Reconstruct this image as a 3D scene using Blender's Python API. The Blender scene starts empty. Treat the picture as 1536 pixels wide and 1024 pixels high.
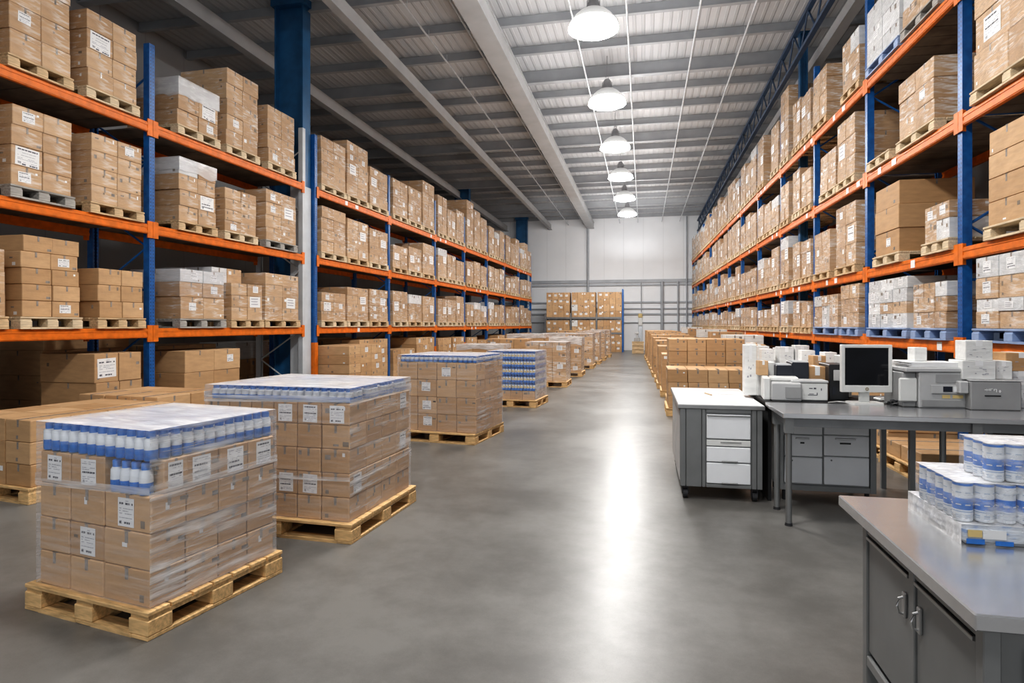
import bpy, bmesh, math, random
from mathutils import Vector, Matrix
from mathutils.bvhtree import BVHTree

R = random.Random(11)
COL = bpy.context.scene.collection
SC = bpy.context.scene

# ------------------------------------------------------------------ camera geometry (1536 x 1024 frame)
F, W, H = 930.0, 1536, 1024
VPX, HOR, CH = 965.0, 487.0, 1.6
TH = math.atan((VPX - 768) / F)
S, C = math.sin(TH), math.cos(TH)


def ray2(px):
    u = (px - 768) / F
    return Vector((-S + u * C, C + u * S))


def x_at(px, Y):
    r = ray2(px)
    return Y * r.x / r.y


def on_z(px, py, z=0.0):
    D = (CH - z) * F / (py - HOR)
    r = ray2(px) * D
    return Vector((r.x, r.y, z))


def at_depth(px, D):
    return ray2(px) * D


def project(p):
    D = -p[0] * S + p[1] * C
    if D < 0.1:
        return None
    return 768 + F * (p[0] * C + p[1] * S) / D, HOR - F * (p[2] - CH) / D, D


cam = bpy.data.cameras.new('camera')
cam.sensor_width = 36
cam.lens = F / W * 36
cam.shift_y = -(512 - HOR) / W
cam.clip_end = 200
co = bpy.data.objects.new('camera', cam)
COL.objects.link(co)
co.location = (0, 0, CH)
co.rotation_euler = (math.pi / 2, 0, TH)
SC.camera = co

# ------------------------------------------------------------------ materials
MATS = {}


def nodes_of(name):
    m = bpy.data.materials.new(name)
    m.use_nodes = True
    nt = m.node_tree
    b = nt.nodes['Principled BSDF']
    MATS[name] = m
    return m, nt, b


def lk(nt, a, b):
    nt.links.new(a, b)


def add(nt, t, **kw):
    n = nt.nodes.new(t)
    for k, v in kw.items():
        if k in n.inputs:
            n.inputs[k].default_value = v
        else:
            setattr(n, k, v)
    return n


def mapping(nt, scale=(1, 1, 1), rot=(0, 0, 0), coord='Object'):
    tc = add(nt, 'ShaderNodeTexCoord')
    mp = add(nt, 'ShaderNodeMapping')
    mp.inputs['Scale'].default_value = scale
    mp.inputs['Rotation'].default_value = rot
    lk(nt, tc.outputs[coord], mp.inputs['Vector'])
    return mp


def ramp(nt, src, stops):
    r = add(nt, 'ShaderNodeValToRGB')
    el = r.color_ramp.elements
    while len(el) < len(stops):
        el.new(0.5)
    for e, (p, c) in zip(el, stops):
        e.position = p
        e.color = (c, c, c, 1) if isinstance(c, (int, float)) else (*c, 1)
    lk(nt, src, r.inputs['Fac'])
    return r


def mathn(nt, op, a, b=None, clamp=False):
    n = add(nt, 'ShaderNodeMath', operation=op, use_clamp=clamp)
    for i, v in enumerate((a, b)):
        if v is None:
            continue
        if isinstance(v, (int, float)):
            n.inputs[i].default_value = v
        else:
            lk(nt, v, n.inputs[i])
    return n.outputs[0]


def bump(nt, b, src, strength=0.2, dist=0.01, sock='Normal'):
    n = add(nt, 'ShaderNodeBump', Strength=strength, Distance=dist)
    lk(nt, src, n.inputs['Height'])
    lk(nt, n.outputs[0], b.inputs[sock])


def simple(name, col, rough=0.5, metal=0.0, var=0.08, scale=6.0, stretch=(1, 1, 1), bmp=0.0, coord='Object', **kw):
    m, nt, b = nodes_of(name)
    b.inputs['Roughness'].default_value = rough
    b.inputs['Metallic'].default_value = metal
    for k, v in kw.items():
        b.inputs[k.replace('_', ' ')].default_value = v
    mp = mapping(nt, stretch, coord=coord)
    nz = add(nt, 'ShaderNodeTexNoise', Scale=scale, Detail=4.0)
    lk(nt, mp.outputs[0], nz.inputs['Vector'])
    lo = tuple(max(0, c * (1 - var * 2)) for c in col)
    hi = tuple(min(1, c * (1 + var)) for c in col)
    r = ramp(nt, nz.outputs['Fac'], [(0.3, lo), (0.7, hi)])
    lk(nt, r.outputs['Color'], b.inputs['Base Color'])
    if bmp:
        bump(nt, b, nz.outputs['Fac'], bmp, 0.005)
    return m


def cardboard(name, dark, light, film=False):
    m, nt, b = nodes_of(name)
    oi = add(nt, 'ShaderNodeObjectInfo')
    ge = add(nt, 'ShaderNodeNewGeometry')
    s = mathn(nt, 'ADD', oi.outputs['Random'], ge.outputs['Random Per Island'])
    fr = mathn(nt, 'FRACT', s)
    r = ramp(nt, fr, [(0.0, dark), (1.0, light)])
    mp = mapping(nt, (1, 1, 4))
    nz = add(nt, 'ShaderNodeTexNoise', Scale=5.0, Detail=5.0)
    lk(nt, mp.outputs[0], nz.inputs['Vector'])
    r2 = ramp(nt, nz.outputs['Fac'], [(0.25, 0.84), (0.7, 1.06)])
    mx = add(nt, 'ShaderNodeMix', data_type='RGBA', blend_type='MULTIPLY')
    mx.inputs[0].default_value = 1.0
    lk(nt, r.outputs['Color'], mx.inputs[6])
    lk(nt, r2.outputs['Color'], mx.inputs[7])
    base_out = mx.outputs[2]
    if film:   # stretch film creases, with its glints painted white into the base colour
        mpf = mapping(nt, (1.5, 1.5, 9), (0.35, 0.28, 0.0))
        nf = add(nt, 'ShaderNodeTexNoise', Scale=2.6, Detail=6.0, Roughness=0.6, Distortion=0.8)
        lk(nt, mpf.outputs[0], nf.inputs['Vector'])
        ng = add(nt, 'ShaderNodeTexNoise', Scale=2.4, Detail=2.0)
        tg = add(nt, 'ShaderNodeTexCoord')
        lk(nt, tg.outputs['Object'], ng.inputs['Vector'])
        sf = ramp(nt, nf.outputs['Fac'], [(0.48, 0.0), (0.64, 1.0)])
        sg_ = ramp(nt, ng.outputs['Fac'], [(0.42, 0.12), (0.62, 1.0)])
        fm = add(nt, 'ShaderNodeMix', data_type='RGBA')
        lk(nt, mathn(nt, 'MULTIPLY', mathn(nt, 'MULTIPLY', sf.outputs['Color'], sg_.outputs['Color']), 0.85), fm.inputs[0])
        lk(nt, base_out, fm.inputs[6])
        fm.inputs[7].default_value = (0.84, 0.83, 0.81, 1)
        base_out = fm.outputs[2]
    lk(nt, base_out, b.inputs['Base Color'])
    b.inputs['Roughness'].default_value = 0.6
    n2 = add(nt, 'ShaderNodeTexNoise', Scale=3.0, Detail=2.0)
    bump(nt, b, n2.outputs['Fac'], 0.25, 0.02)
    if film:
        b.inputs['Coat Weight'].default_value = 1.0
        b.inputs['Coat IOR'].default_value = 1.6
        b.inputs['Coat Roughness'].default_value = 0.14
        mp3 = mapping(nt, (1.2, 1.2, 6), (0.25, 0.2, 0.1))
        n3 = add(nt, 'ShaderNodeTexNoise', Scale=4.0, Detail=5.0, Distortion=1.2)
        lk(nt, mp3.outputs[0], n3.inputs['Vector'])
        bump(nt, b, n3.outputs['Fac'], 1.0, 0.11, 'Coat Normal')
    return m


cardboard('cardboard', (0.45, 0.265, 0.125), (0.59, 0.38, 0.205))
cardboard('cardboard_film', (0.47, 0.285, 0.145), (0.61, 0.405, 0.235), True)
cardboard('carton_white', (0.62, 0.62, 0.61), (0.82, 0.82, 0.80))
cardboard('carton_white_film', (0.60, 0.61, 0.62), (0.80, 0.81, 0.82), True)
simple('tape_clear', (0.47, 0.35, 0.235), 0.22, scale=20, Specular_IOR_Level=0.7)
simple('tape_grey', (0.30, 0.265, 0.235), 0.25, scale=25, var=0.2)
simple('seam_dark', (0.075, 0.05, 0.03), 0.9)
simple('print_dark', (0.22, 0.17, 0.125), 0.7)
simple('paper', (0.80, 0.80, 0.80), 0.55, var=0.03)
simple('ink', (0.09, 0.09, 0.11), 0.7)
simple('ink_soft', (0.38, 0.38, 0.42), 0.7)
simple('pine', (0.60, 0.43, 0.25), 0.7, var=0.2, scale=3.0, stretch=(2, 14, 14), bmp=0.15)
simple('pine_pale', (0.66, 0.53, 0.36), 0.7, var=0.15, scale=3.0, stretch=(2, 14, 14), bmp=0.15)
simple('pine_floor', (0.66, 0.43, 0.20), 0.62, var=0.2, scale=3.0, stretch=(3, 16, 16), bmp=0.2)
simple('wood_grey', (0.38, 0.36, 0.33), 0.75, var=0.2, scale=3.0, stretch=(2, 14, 14), bmp=0.15)
simple('pallet_blue', (0.27, 0.36, 0.55), 0.5, var=0.12)
simple('orange', (0.74, 0.175, 0.014), 0.42, var=0.12, scale=9, Specular_IOR_Level=0.3)
simple('orange_dark', (0.55, 0.10, 0.01), 0.45, var=0.1, scale=9)
simple('galvanised', (0.56, 0.58, 0.60), 0.42, 0.3, var=0.08, scale=8)
simple('column_grey', (0.55, 0.58, 0.61), 0.45, var=0.06, scale=3)
simple('deck_board', (0.16, 0.13, 0.105), 0.85, var=0.25, scale=3)
simple('steel', (0.68, 0.685, 0.70), 0.24, 0.85, var=0.025, scale=2, stretch=(1, 12, 12))
simple('steel_dark', (0.22, 0.225, 0.23), 0.42, 0.75, var=0.08, scale=4)
simple('steel_mid', (0.245, 0.25, 0.25), 0.42, 0.55, var=0.06, scale=4)
simple('steel_edge', (0.42, 0.42, 0.42), 0.3, 0.85, var=0.05)
simple('white_laminate', (0.70, 0.71, 0.72), 0.3, var=0.03, scale=3)
simple('drawer_white', (0.80, 0.81, 0.83), 0.33, var=0.03, scale=3)
simple('plastic_white', (0.72, 0.72, 0.70), 0.4, var=0.03)
simple('plastic_grey', (0.33, 0.33, 0.33), 0.45, var=0.05)
simple('plastic_lightgrey', (0.50, 0.50, 0.50), 0.42, var=0.04)
simple('plastic_black', (0.014, 0.015, 0.018), 0.38, var=0.1)
simple('black_panel', (0.008, 0.008, 0.009), 0.7, var=0.1)
simple('navy', (0.011, 0.014, 0.024), 0.4)
simple('screen', (0.006, 0.007, 0.010), 0.12, var=0.3)
simple('rubber', (0.02, 0.02, 0.022), 0.6)
simple('logo_tan', (0.30, 0.25, 0.16), 0.4)
simple('red', (0.6, 0.06, 0.03), 0.4)
simple('can_white', (0.74, 0.77, 0.80), 0.28, var=0.03)
simple('can_blue', (0.028, 0.19, 0.62), 0.3, var=0.12, scale=30)
simple('can_rim', (0.72, 0.76, 0.80), 0.25, 0.4)
simple('can_text', (0.33, 0.43, 0.58), 0.4)
simple('label_yellow', (0.72, 0.55, 0.24), 0.5)
simple('ceiling_paint', (0.42, 0.425, 0.43), 0.55, var=0.05, scale=2)
simple('purlin_paint', (0.34, 0.35, 0.365), 0.5, var=0.06, scale=2)
simple('girt_paint', (0.40, 0.42, 0.45), 0.5, var=0.06, scale=2)
simple('truss_blue', (0.03, 0.06, 0.115), 0.5, var=0.1)
simple('column_blue', (0.02, 0.105, 0.235), 0.4, var=0.15, scale=3)
simple('lamp_shell', (0.42, 0.43, 0.44), 0.35, 0.0, var=0.04)
simple('lamp_metal', (0.30, 0.30, 0.31), 0.4, 0.6)

# blue rack steel with rows of punched slots
m, nt, b = nodes_of('rack_blue')
b.inputs['Roughness'].default_value = 0.36
tc = add(nt, 'ShaderNodeTexCoord')
sp = add(nt, 'ShaderNodeSeparateXYZ')
lk(nt, tc.outputs['Object'], sp.inputs[0])
fz = mathn(nt, 'FRACT', mathn(nt, 'MULTIPLY', sp.outputs['Z'], 1 / 0.05))
hz = mathn(nt, 'LESS_THAN', mathn(nt, 'ABSOLUTE', mathn(nt, 'SUBTRACT', fz, 0.5)), 0.22)
ax = mathn(nt, 'ABSOLUTE', mathn(nt, 'SUBTRACT', mathn(nt, 'ABSOLUTE', sp.outputs['X']), 0.024))
hx = mathn(nt, 'LESS_THAN', ax, 0.0065)
hole = mathn(nt, 'MULTIPLY', hz, hx)
nz = add(nt, 'ShaderNodeTexNoise', Scale=12.0, Detail=3.0)
lk(nt, tc.outputs['Object'], nz.inputs['Vector'])
rb = ramp(nt, nz.outputs['Fac'], [(0.3, (0.006, 0.075, 0.26)), (0.7, (0.012, 0.125, 0.40))])
mx = add(nt, 'ShaderNodeMix', data_type='RGBA')
lk(nt, hole, mx.inputs[0])
lk(nt, rb.outputs['Color'], mx.inputs[6])
mx.inputs[7].default_value = (0.005, 0.02, 0.05, 1)
lk(nt, mx.outputs[2], b.inputs['Base Color'])

# polished concrete
m, nt, b = nodes_of('concrete')
mp = mapping(nt)
n1 = add(nt, 'ShaderNodeTexNoise', Scale=0.8, Detail=3.0, Roughness=0.5)
n2 = add(nt, 'ShaderNodeTexNoise', Scale=5.0, Detail=12.0, Roughness=0.72)
n3 = add(nt, 'ShaderNodeTexNoise', Scale=140.0, Detail=2.0)
for n in (n1, n2, n3):
    lk(nt, mp.outputs[0], n.inputs['Vector'])
sm = mathn(nt, 'ADD', mathn(nt, 'MULTIPLY', n1.outputs['Fac'], 0.55), mathn(nt, 'MULTIPLY', n2.outputs['Fac'], 0.35))
sm = mathn(nt, 'ADD', sm, mathn(nt, 'MULTIPLY', n3.outputs['Fac'], 0.1))
r = ramp(nt, sm, [(0.42, (0.108, 0.103, 0.095)), (0.58, (0.168, 0.162, 0.152))])
lk(nt, r.outputs['Color'], b.inputs['Base Color'])
rr = ramp(nt, n1.outputs['Fac'], [(0.3, 0.29), (0.7, 0.36)])
lk(nt, rr.outputs['Color'], b.inputs['Roughness'])
b.inputs['Specular IOR Level'].default_value = 0.33


def panel_mat(name, col, axis, pitch, seam, rough=0.6, strength=0.5, wave=False):
    m, nt, b = nodes_of(name)
    tc = add(nt, 'ShaderNodeTexCoord')
    sp = add(nt, 'ShaderNodeSeparateXYZ')
    lk(nt, tc.outputs['Object'], sp.inputs[0])
    fr = mathn(nt, 'FRACT', mathn(nt, 'MULTIPLY', sp.outputs[axis], 1 / pitch))
    d = mathn(nt, 'ABSOLUTE', mathn(nt, 'SUBTRACT', fr, 0.5))
    ln = mathn(nt, 'GREATER_THAN', d, 0.5 - seam) if not wave else ramp(nt, d, [(0.28, 0.0), (0.36, 1.0)]).outputs['Color']
    nz = add(nt, 'ShaderNodeTexNoise', Scale=0.7, Detail=5.0)
    lk(nt, tc.outputs['Object'], nz.inputs['Vector'])
    r = ramp(nt, nz.outputs['Fac'], [(0.3, tuple(c * 0.93 for c in col)), (0.7, col)])
    mx = add(nt, 'ShaderNodeMix', data_type='RGBA', blend_type='MULTIPLY')
    lk(nt, mathn(nt, 'MULTIPLY', ln, 0.35 if not wave else 0.18), mx.inputs[0])
    lk(nt, r.outputs['Color'], mx.inputs[6])
    mx.inputs[7].default_value = (0.5, 0.5, 0.5, 1)
    lk(nt, mx.outputs[2], b.inputs['Base Color'])
    b.inputs['Roughness'].default_value = rough
    bump(nt, b, ln, strength, 0.03)
    return m


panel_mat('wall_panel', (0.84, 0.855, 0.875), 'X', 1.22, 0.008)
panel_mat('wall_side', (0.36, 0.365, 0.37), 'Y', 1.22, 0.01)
panel_mat('roof_deck', (0.57, 0.575, 0.585), 'X', 0.2, 0.1, wave=True, rough=0.5)


def film(name, base, amp, rot, scale=(1.0, 1.0, 26.0), white=0.85, top=False):
    m, nt, b = nodes_of(name)
    out = nt.nodes['Material Output']
    b.inputs['Base Color'].default_value = (white, white, white * 1.01, 1)
    b.inputs['Roughness'].default_value = 0.16
    b.inputs['Specular IOR Level'].default_value = 0.6
    mp = mapping(nt, scale, rot)
    n1 = add(nt, 'ShaderNodeTexNoise', Scale=1.6, Detail=6.0, Roughness=0.6, Distortion=0.25)
    lk(nt, mp.outputs[0], n1.inputs['Vector'])
    mp2 = mapping(nt, (1.3, 1.3, 1.3))
    n2 = add(nt, 'ShaderNodeTexNoise', Scale=1.7, Detail=2.0)
    lk(nt, mp2.outputs[0], n2.inputs['Vector'])
    st = ramp(nt, n1.outputs['Fac'], [(0.44, 0.0), (0.66, 1.0)])
    pt = ramp(nt, n2.outputs['Fac'], [(0.35, 0.25), (0.65, 1.0)])
    f = mathn(nt, 'MULTIPLY', st.outputs['Color'], pt.outputs['Color'])
    f = mathn(nt, 'ADD', mathn(nt, 'MULTIPLY', f, amp), base, True)
    bump(nt, b, n1.outputs['Fac'], 0.3, 0.02)
    tr = add(nt, 'ShaderNodeBsdfTransparent')
    tr.inputs[0].default_value = (0.97, 0.97, 0.98, 1)
    ms = add(nt, 'ShaderNodeMixShader')
    lk(nt, f, ms.inputs[0])
    lk(nt, tr.outputs[0], ms.inputs[1])
    lk(nt, b.outputs[0], ms.inputs[2])
    lk(nt, ms.outputs[0], out.inputs['Surface'])
    return m


film('film_clear', 0.08, 0.26, (0.22, 0.30, 0.0), (1.0, 1.0, 20.0))
film('film_side', 0.15, 0.66, (0.75, 0.62, 0.0), (1.0, 1.0, 16.0))
film('film_band', 0.28, 0.6, (0.05, 0.04, 0.0))
film('film_top', 0.66, 0.30, (0.0, 0.0, 0.5), (2.2, 9.0, 2.0))
film('film_milky', 0.42, 0.45, (0.1, 0.1, 0.3), (2.0, 2.0, 8.0))
film('film_pack', 0.10, 0.45, (0.2, 0.2, 0.2), (6.0, 6.0, 16.0), 0.9)
film('film_pack_top', 0.62, 0.4, (0.2, 0.2, 0.6), (10.0, 22.0, 8.0), 0.9)

# printed film-wrapped tray
m, nt, b = nodes_of('tray_print')
mp = mapping(nt, (7, 7, 20))
vz = add(nt, 'ShaderNodeTexNoise', Scale=1.6, Detail=3.0)
lk(nt, mp.outputs[0], vz.inputs['Vector'])
r = ramp(nt, vz.outputs['Fac'], [(0.42, (0.66, 0.69, 0.72)), (0.55, (0.60, 0.66, 0.74)), (0.62, (0.13, 0.28, 0.60)), (0.68, (0.62, 0.66, 0.72))])
lk(nt, r.outputs['Color'], b.inputs['Base Color'])
b.inputs['Roughness'].default_value = 0.2
b.inputs['Coat Weight'].default_value = 0.6
bump(nt, b, vz.outputs['Fac'], 0.5, 0.02)

# emissive lamp glass
m, nt, b = nodes_of('lamp_glow')
b.inputs['Base Color'].default_value = (1, 1, 1, 1)
b.inputs['Emission Color'].default_value = (1.0, 0.985, 0.965, 1)
LAMP = 120.0
b.inputs['Emission Strength'].default_value = LAMP
m, nt, b = nodes_of('lamp_dome')
b.inputs['Base Color'].default_value = (0.20, 0.205, 0.21, 1)
b.inputs['Roughness'].default_value = 0.35
b.inputs['Emission Color'].default_value = (1, 0.98, 0.95, 1)
tc = add(nt, 'ShaderNodeTexCoord')
sp = add(nt, 'ShaderNodeSeparateXYZ')
lk(nt, tc.outputs['Object'], sp.inputs[0])
r = ramp(nt, mathn(nt, 'MULTIPLY', sp.outputs['Z'], 2.2), [(0.0, 1.0), (0.17, 0.6), (0.27, 0.010), (1.0, 0.0015)])
lk(nt, mathn(nt, 'MULTIPLY', r.outputs['Color'], 55.0), b.inputs['Emission Strength'])

# ------------------------------------------------------------------ mesh builder


class MB:
    def __init__(self):
        self.v, self.f, self.m = [], [], []

    def _add(self, vs, fs, mat, M=None):
        o = len(self.v)
        if M is not None:
            vs = [M @ Vector(p) for p in vs]
        self.v.extend(tuple(p) for p in vs)
        for f in fs:
            self.f.append(tuple(i + o for i in f))
            self.m.append(mat)
        return self

    def box(self, x0, y0, z0, x1, y1, z1, mat=0, ch=0.0, M=None):
        cx, cy, cz = (x0 + x1) / 2, (y0 + y1) / 2, (z0 + z1) / 2
        hx, hy, hz = abs(x1 - x0) / 2, abs(y1 - y0) / 2, abs(z1 - z0) / 2
        if ch <= 0:
            vs = [(cx + sx * hx, cy + sy * hy, cz + sz * hz) for sz in (-1, 1) for sy in (-1, 1) for sx in (-1, 1)]
            fs = [(0, 2, 3, 1), (4, 5, 7, 6), (0, 1, 5, 4), (2, 6, 7, 3), (0, 4, 6, 2), (1, 3, 7, 5)]
            return self._add(vs, fs, mat, M)
        ch = min(ch, hx * .9, hy * .9, hz * .9)
        vs, ix = [], {}
        for sx in (-1, 1):
            for sy in (-1, 1):
                for sz in (-1, 1):
                    for a in range(3):
                        d = [hx - ch, hy - ch, hz - ch]
                        d[a] += ch
                        ix[(sx, sy, sz, a)] = len(vs)
                        vs.append((cx + sx * d[0], cy + sy * d[1], cz + sz * d[2]))
        fs = []
        for s in (-1, 1):
            fs.append([ix[(s, p, q, 0)] for p, q in ((-1, -1), (1, -1), (1, 1), (-1, 1))])
            fs.append([ix[(p, s, q, 1)] for p, q in ((-1, -1), (1, -1), (1, 1), (-1, 1))])
            fs.append([ix[(p, q, s, 2)] for p, q in ((-1, -1), (1, -1), (1, 1), (-1, 1))])
        for p in (-1, 1):
            for q in (-1, 1):
                fs.append([ix[(p, q, -1, 0)], ix[(p, q, 1, 0)], ix[(p, q, 1, 1)], ix[(p, q, -1, 1)]])
                fs.append([ix[(p, -1, q, 0)], ix[(p, 1, q, 0)], ix[(p, 1, q, 2)], ix[(p, -1, q, 2)]])
                fs.append([ix[(-1, p, q, 1)], ix[(1, p, q, 1)], ix[(1, p, q, 2)], ix[(-1, p, q, 2)]])
        for sx in (-1, 1):
            for sy in (-1, 1):
                for sz in (-1, 1):
                    fs.append([ix[(sx, sy, sz, a)] for a in range(3)])
        return self._add(vs, fs, mat, M)

    def quad(self, pts, mat=0):
        return self._add(pts, [tuple(range(len(pts)))], mat)

    def cyl(self, p0, p1, r0, r1=None, n=12, mat=0, caps=True):
        r1 = r0 if r1 is None else r1
        p0, p1 = Vector(p0), Vector(p1)
        ax = (p1 - p0).normalized()
        t = Vector((1, 0, 0)) if abs(ax.x) < 0.9 else Vector((0, 1, 0))
        u = ax.cross(t).normalized()
        w = ax.cross(u)
        vs = []
        for p, r in ((p0, r0), (p1, r1)):
            for i in range(n):
                a = 2 * math.pi * i / n
                vs.append(p + u * (r * math.cos(a)) + w * (r * math.sin(a)))
        fs = [(i, (i + 1) % n, n + (i + 1) % n, n + i) for i in range(n)]
        if caps:
            fs.append(tuple(range(n - 1, -1, -1)))
            fs.append(tuple(range(n, 2 * n)))
        return self._add(vs, fs, mat)

    def tube(self, pts, r, n=8, mat=0):
        pts = [Vector(p) for p in pts]
        vs, fs = [], []
        for i, p in enumerate(pts):
            a = pts[max(i - 1, 0)]
            c = pts[min(i + 1, len(pts) - 1)]
            ax = (c - a).normalized()
            t = Vector((0, 0, 1)) if abs(ax.z) < 0.9 else Vector((1, 0, 0))
            u = ax.cross(t).normalized()
            w = ax.cross(u)
            for k in range(n):
                an = 2 * math.pi * k / n
                vs.append(p + u * (r * math.cos(an)) + w * (r * math.sin(an)))
        for i in range(len(pts) - 1):
            for k in range(n):
                fs.append((i * n + k, i * n + (k + 1) % n, (i + 1) * n + (k + 1) % n, (i + 1) * n + k))
        fs.append(tuple(range(n)))
        fs.append(tuple((len(pts) - 1) * n + k for k in range(n)))
        return self._add(vs, fs, mat)

    def lathe(self, prof, n=16, c=(0, 0, 0), mats=None, mat=0):
        """prof: (r, z) pairs; mats: one material per band"""
        o = len(self.v)
        for r, z in prof:
            for k in range(n):
                a = 2 * math.pi * k / n
                self.v.append((c[0] + r * math.cos(a), c[1] + r * math.sin(a), c[2] + z))
        for i in range(len(prof) - 1):
            for k in range(n):
                self.f.append((o + i * n + k, o + i * n + (k + 1) % n, o + (i + 1) * n + (k + 1) % n, o + (i + 1) * n + k))
                self.m.append(mats[i] if mats else mat)
        for j, e in ((0, 0), (len(prof) - 1, -1)):
            if prof[j][0] > 1e-5:
                self.f.append(tuple(o + j * n + k for k in range(n)))
                self.m.append(mats[e] if mats else mat)
        return self

    def mesh(self, name, mats, smooth=False, recalc=True):
        me = bpy.data.meshes.new(name)
        me.from_pydata(self.v, [], self.f)
        for mm in mats:
            me.materials.append(MATS[mm])
        me.polygons.foreach_set('material_index', self.m)
        if recalc:
            bm = bmesh.new()
            bm.from_mesh(me)
            bmesh.ops.recalc_face_normals(bm, faces=bm.faces)
            bm.to_mesh(me)
            bm.free()
        if smooth:
            me.polygons.foreach_set('use_smooth', [True] * len(me.polygons))
            me.set_sharp_from_angle(angle=math.radians(38))
        me.update()
        return me

    def build(self, name, mats, parent=None, smooth=False, M=None, recalc=True):
        if isinstance(mats, str):
            mats = [mats]
        return link(name, self.mesh(name, mats, smooth, recalc), parent, M)


def link(name, me, parent=None, M=None):
    o = bpy.data.objects.new(name, me)
    COL.objects.link(o)
    if parent is not None:
        o.parent = parent
    if M is not None:
        o.matrix_local = M
    return o


def tag(o, label=None, cat=None, group=None, kind=None):
    if label:
        o['label'] = label
    if cat:
        o['category'] = cat
    if group:
        o['group'] = group
    if kind:
        o['kind'] = kind
    return o


def thing(name, label, cat, loc=(0, 0, 0), rz=0.0, group=None):
    o = bpy.data.objects.new(name, None)
    o.empty_display_size = 0.1
    COL.objects.link(o)
    o.location = loc
    o.rotation_euler = (0, 0, rz)
    return tag(o, label, cat, group)


def dup(root, loc, rz=0.0, label=None, group=None):
    r = root.copy()
    COL.objects.link(r)
    r.location = loc
    r.rotation_euler = (0, 0, rz)
    if label:
        r['label'] = label
    if group:
        r['group'] = group
    for ch in list(root.children):
        c = ch.copy()
        COL.objects.link(c)
        c.parent = r
        for g in list(ch.children):
            d = g.copy()
            COL.objects.link(d)
            d.parent = c
    return r


def frame(x, y, z=0.0, rz=0.0):
    return Matrix.Translation((x, y, z)) @ Matrix.Rotation(rz, 4, 'Z')


ORD = ['nearest', 'second', 'third', 'fourth', 'fifth', 'sixth', 'seventh', 'eighth', 'ninth', 'tenth', 'eleventh', 'twelfth', 'thirteenth']
ORDF = ['first'] + ORD[1:]

# ------------------------------------------------------------------ the hall
ZC = 8.45
YB = 39.8
XL, XR = -11.2, 7.0


def struct(name, mb, mats, M=None, smooth=False):
    return tag(mb.build(name, mats, M=M, smooth=smooth), kind='structure')


struct('floor', MB().box(XL, -7, -0.1, XR, YB, 0.0), 'concrete')
struct('ceiling', MB().box(XL, -7, ZC, XR, YB, ZC + 0.1), 'roof_deck')
struct('wall_back', MB().box(XL, YB, 0, XR, YB + 0.15, ZC), 'wall_panel')
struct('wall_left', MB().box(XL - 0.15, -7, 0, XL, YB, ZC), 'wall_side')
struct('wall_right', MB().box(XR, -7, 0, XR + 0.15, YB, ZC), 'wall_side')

# roof: purlins across, beams along, thin conduits, a truss line above each rack
y, i = 3.0, 0
while y < YB - 0.3:
    mb = MB()
    big = (i % 4 == 1)
    h, w = (0.34, 0.09) if big else (0.2, 0.055)
    mb.box(XL + 0.02, y - 0.012, ZC - h, XR - 0.02, y + 0.012, ZC - 0.005)
    mb.box(XL + 0.02, y - w, ZC - h - 0.015, XR - 0.02, y + w, ZC - h)
    struct('roof_purlin', mb, 'purlin_paint')
    y += 1.5
    i += 1
mb = MB().box(-3.52, -6.5, 7.72, -3.06, YB - 0.05, 7.78).box(-3.49, -6.5, 7.78, -3.09, YB - 0.05, 8.08)
mb.box(-3.52, -6.5, 8.08, -3.06, YB - 0.05, 8.12)
struct('ceiling_beam', mb, 'ceiling_paint')
for x, z, w in ((-5.85, 7.72, 0.09), (-8.75, 7.72, 0.10), (3.95, 7.62, 0.10)):
    mb = MB().box(x - w, -6.5, z, x + w, YB - 0.05, z + 0.03).box(x - 0.02, -6.5, z + 0.03, x + 0.02, YB - 0.05, z + 0.36)
    struct('ceiling_beam', mb, 'ceiling_paint')
for x in (-4.7, -3.75, -1.45, -0.33, 1.12, 2.2):
    mb = MB().cyl((x, -6, 8.02), (x, YB - 0.1, 8.02), 0.022, n=8)
    for k in range(0, 30):
        mb.cyl((x, 1.5 + k * 1.3, 8.02), (x, 1.5 + k * 1.3, 8.2), 0.008, n=6)
    struct('ceiling_conduit', mb, 'galvanised')
for x, zb in ((3.28, 7.35),):
    mb = MB().box(x - 0.05, 2, zb + 0.62, x + 0.05, YB - 0.1, zb + 0.7).box(x - 0.05, 2, zb, x + 0.05, YB - 0.1, zb + 0.07)
    y = 2.2
    while y < YB - 1.5:
        mb.cyl((x, y, zb + 0.03), (x, y + 0.6, zb + 0.66), 0.02, n=6)
        mb.cyl((x, y + 0.6, zb + 0.66), (x, y + 1.2, zb + 0.03), 0.02, n=6)
        y += 1.2
    struct('roof_truss', mb, 'truss_blue')

# girts, pipes and posts on the back wall
for z, r in ((4.35, 0.10), (4.12, 0.06), (3.02, 0.05), (2.62, 0.035), (2.28, 0.05), (1.75, 0.03)):
    mb = MB().box(XL + 0.1, YB - 0.10, z - r, XR - 0.1, YB - 0.005, z + r)
    struct('wall_girt', mb, 'girt_paint')
for px, z0, z1, r in ((882, 0, 8.4, 0.07), (993, 0, 4.3, 0.10), (1017, 0, 4.3, 0.05), (962, 2.4, 4.3, 0.03), (1030, 0, 8.3, 0.04)):
    x = x_at(px, YB - 0.2)
    struct('wall_pipe', MB().cyl((x, YB - 0.2, z0), (x, YB - 0.2, z1), r, n=10), 'girt_paint')

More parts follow.
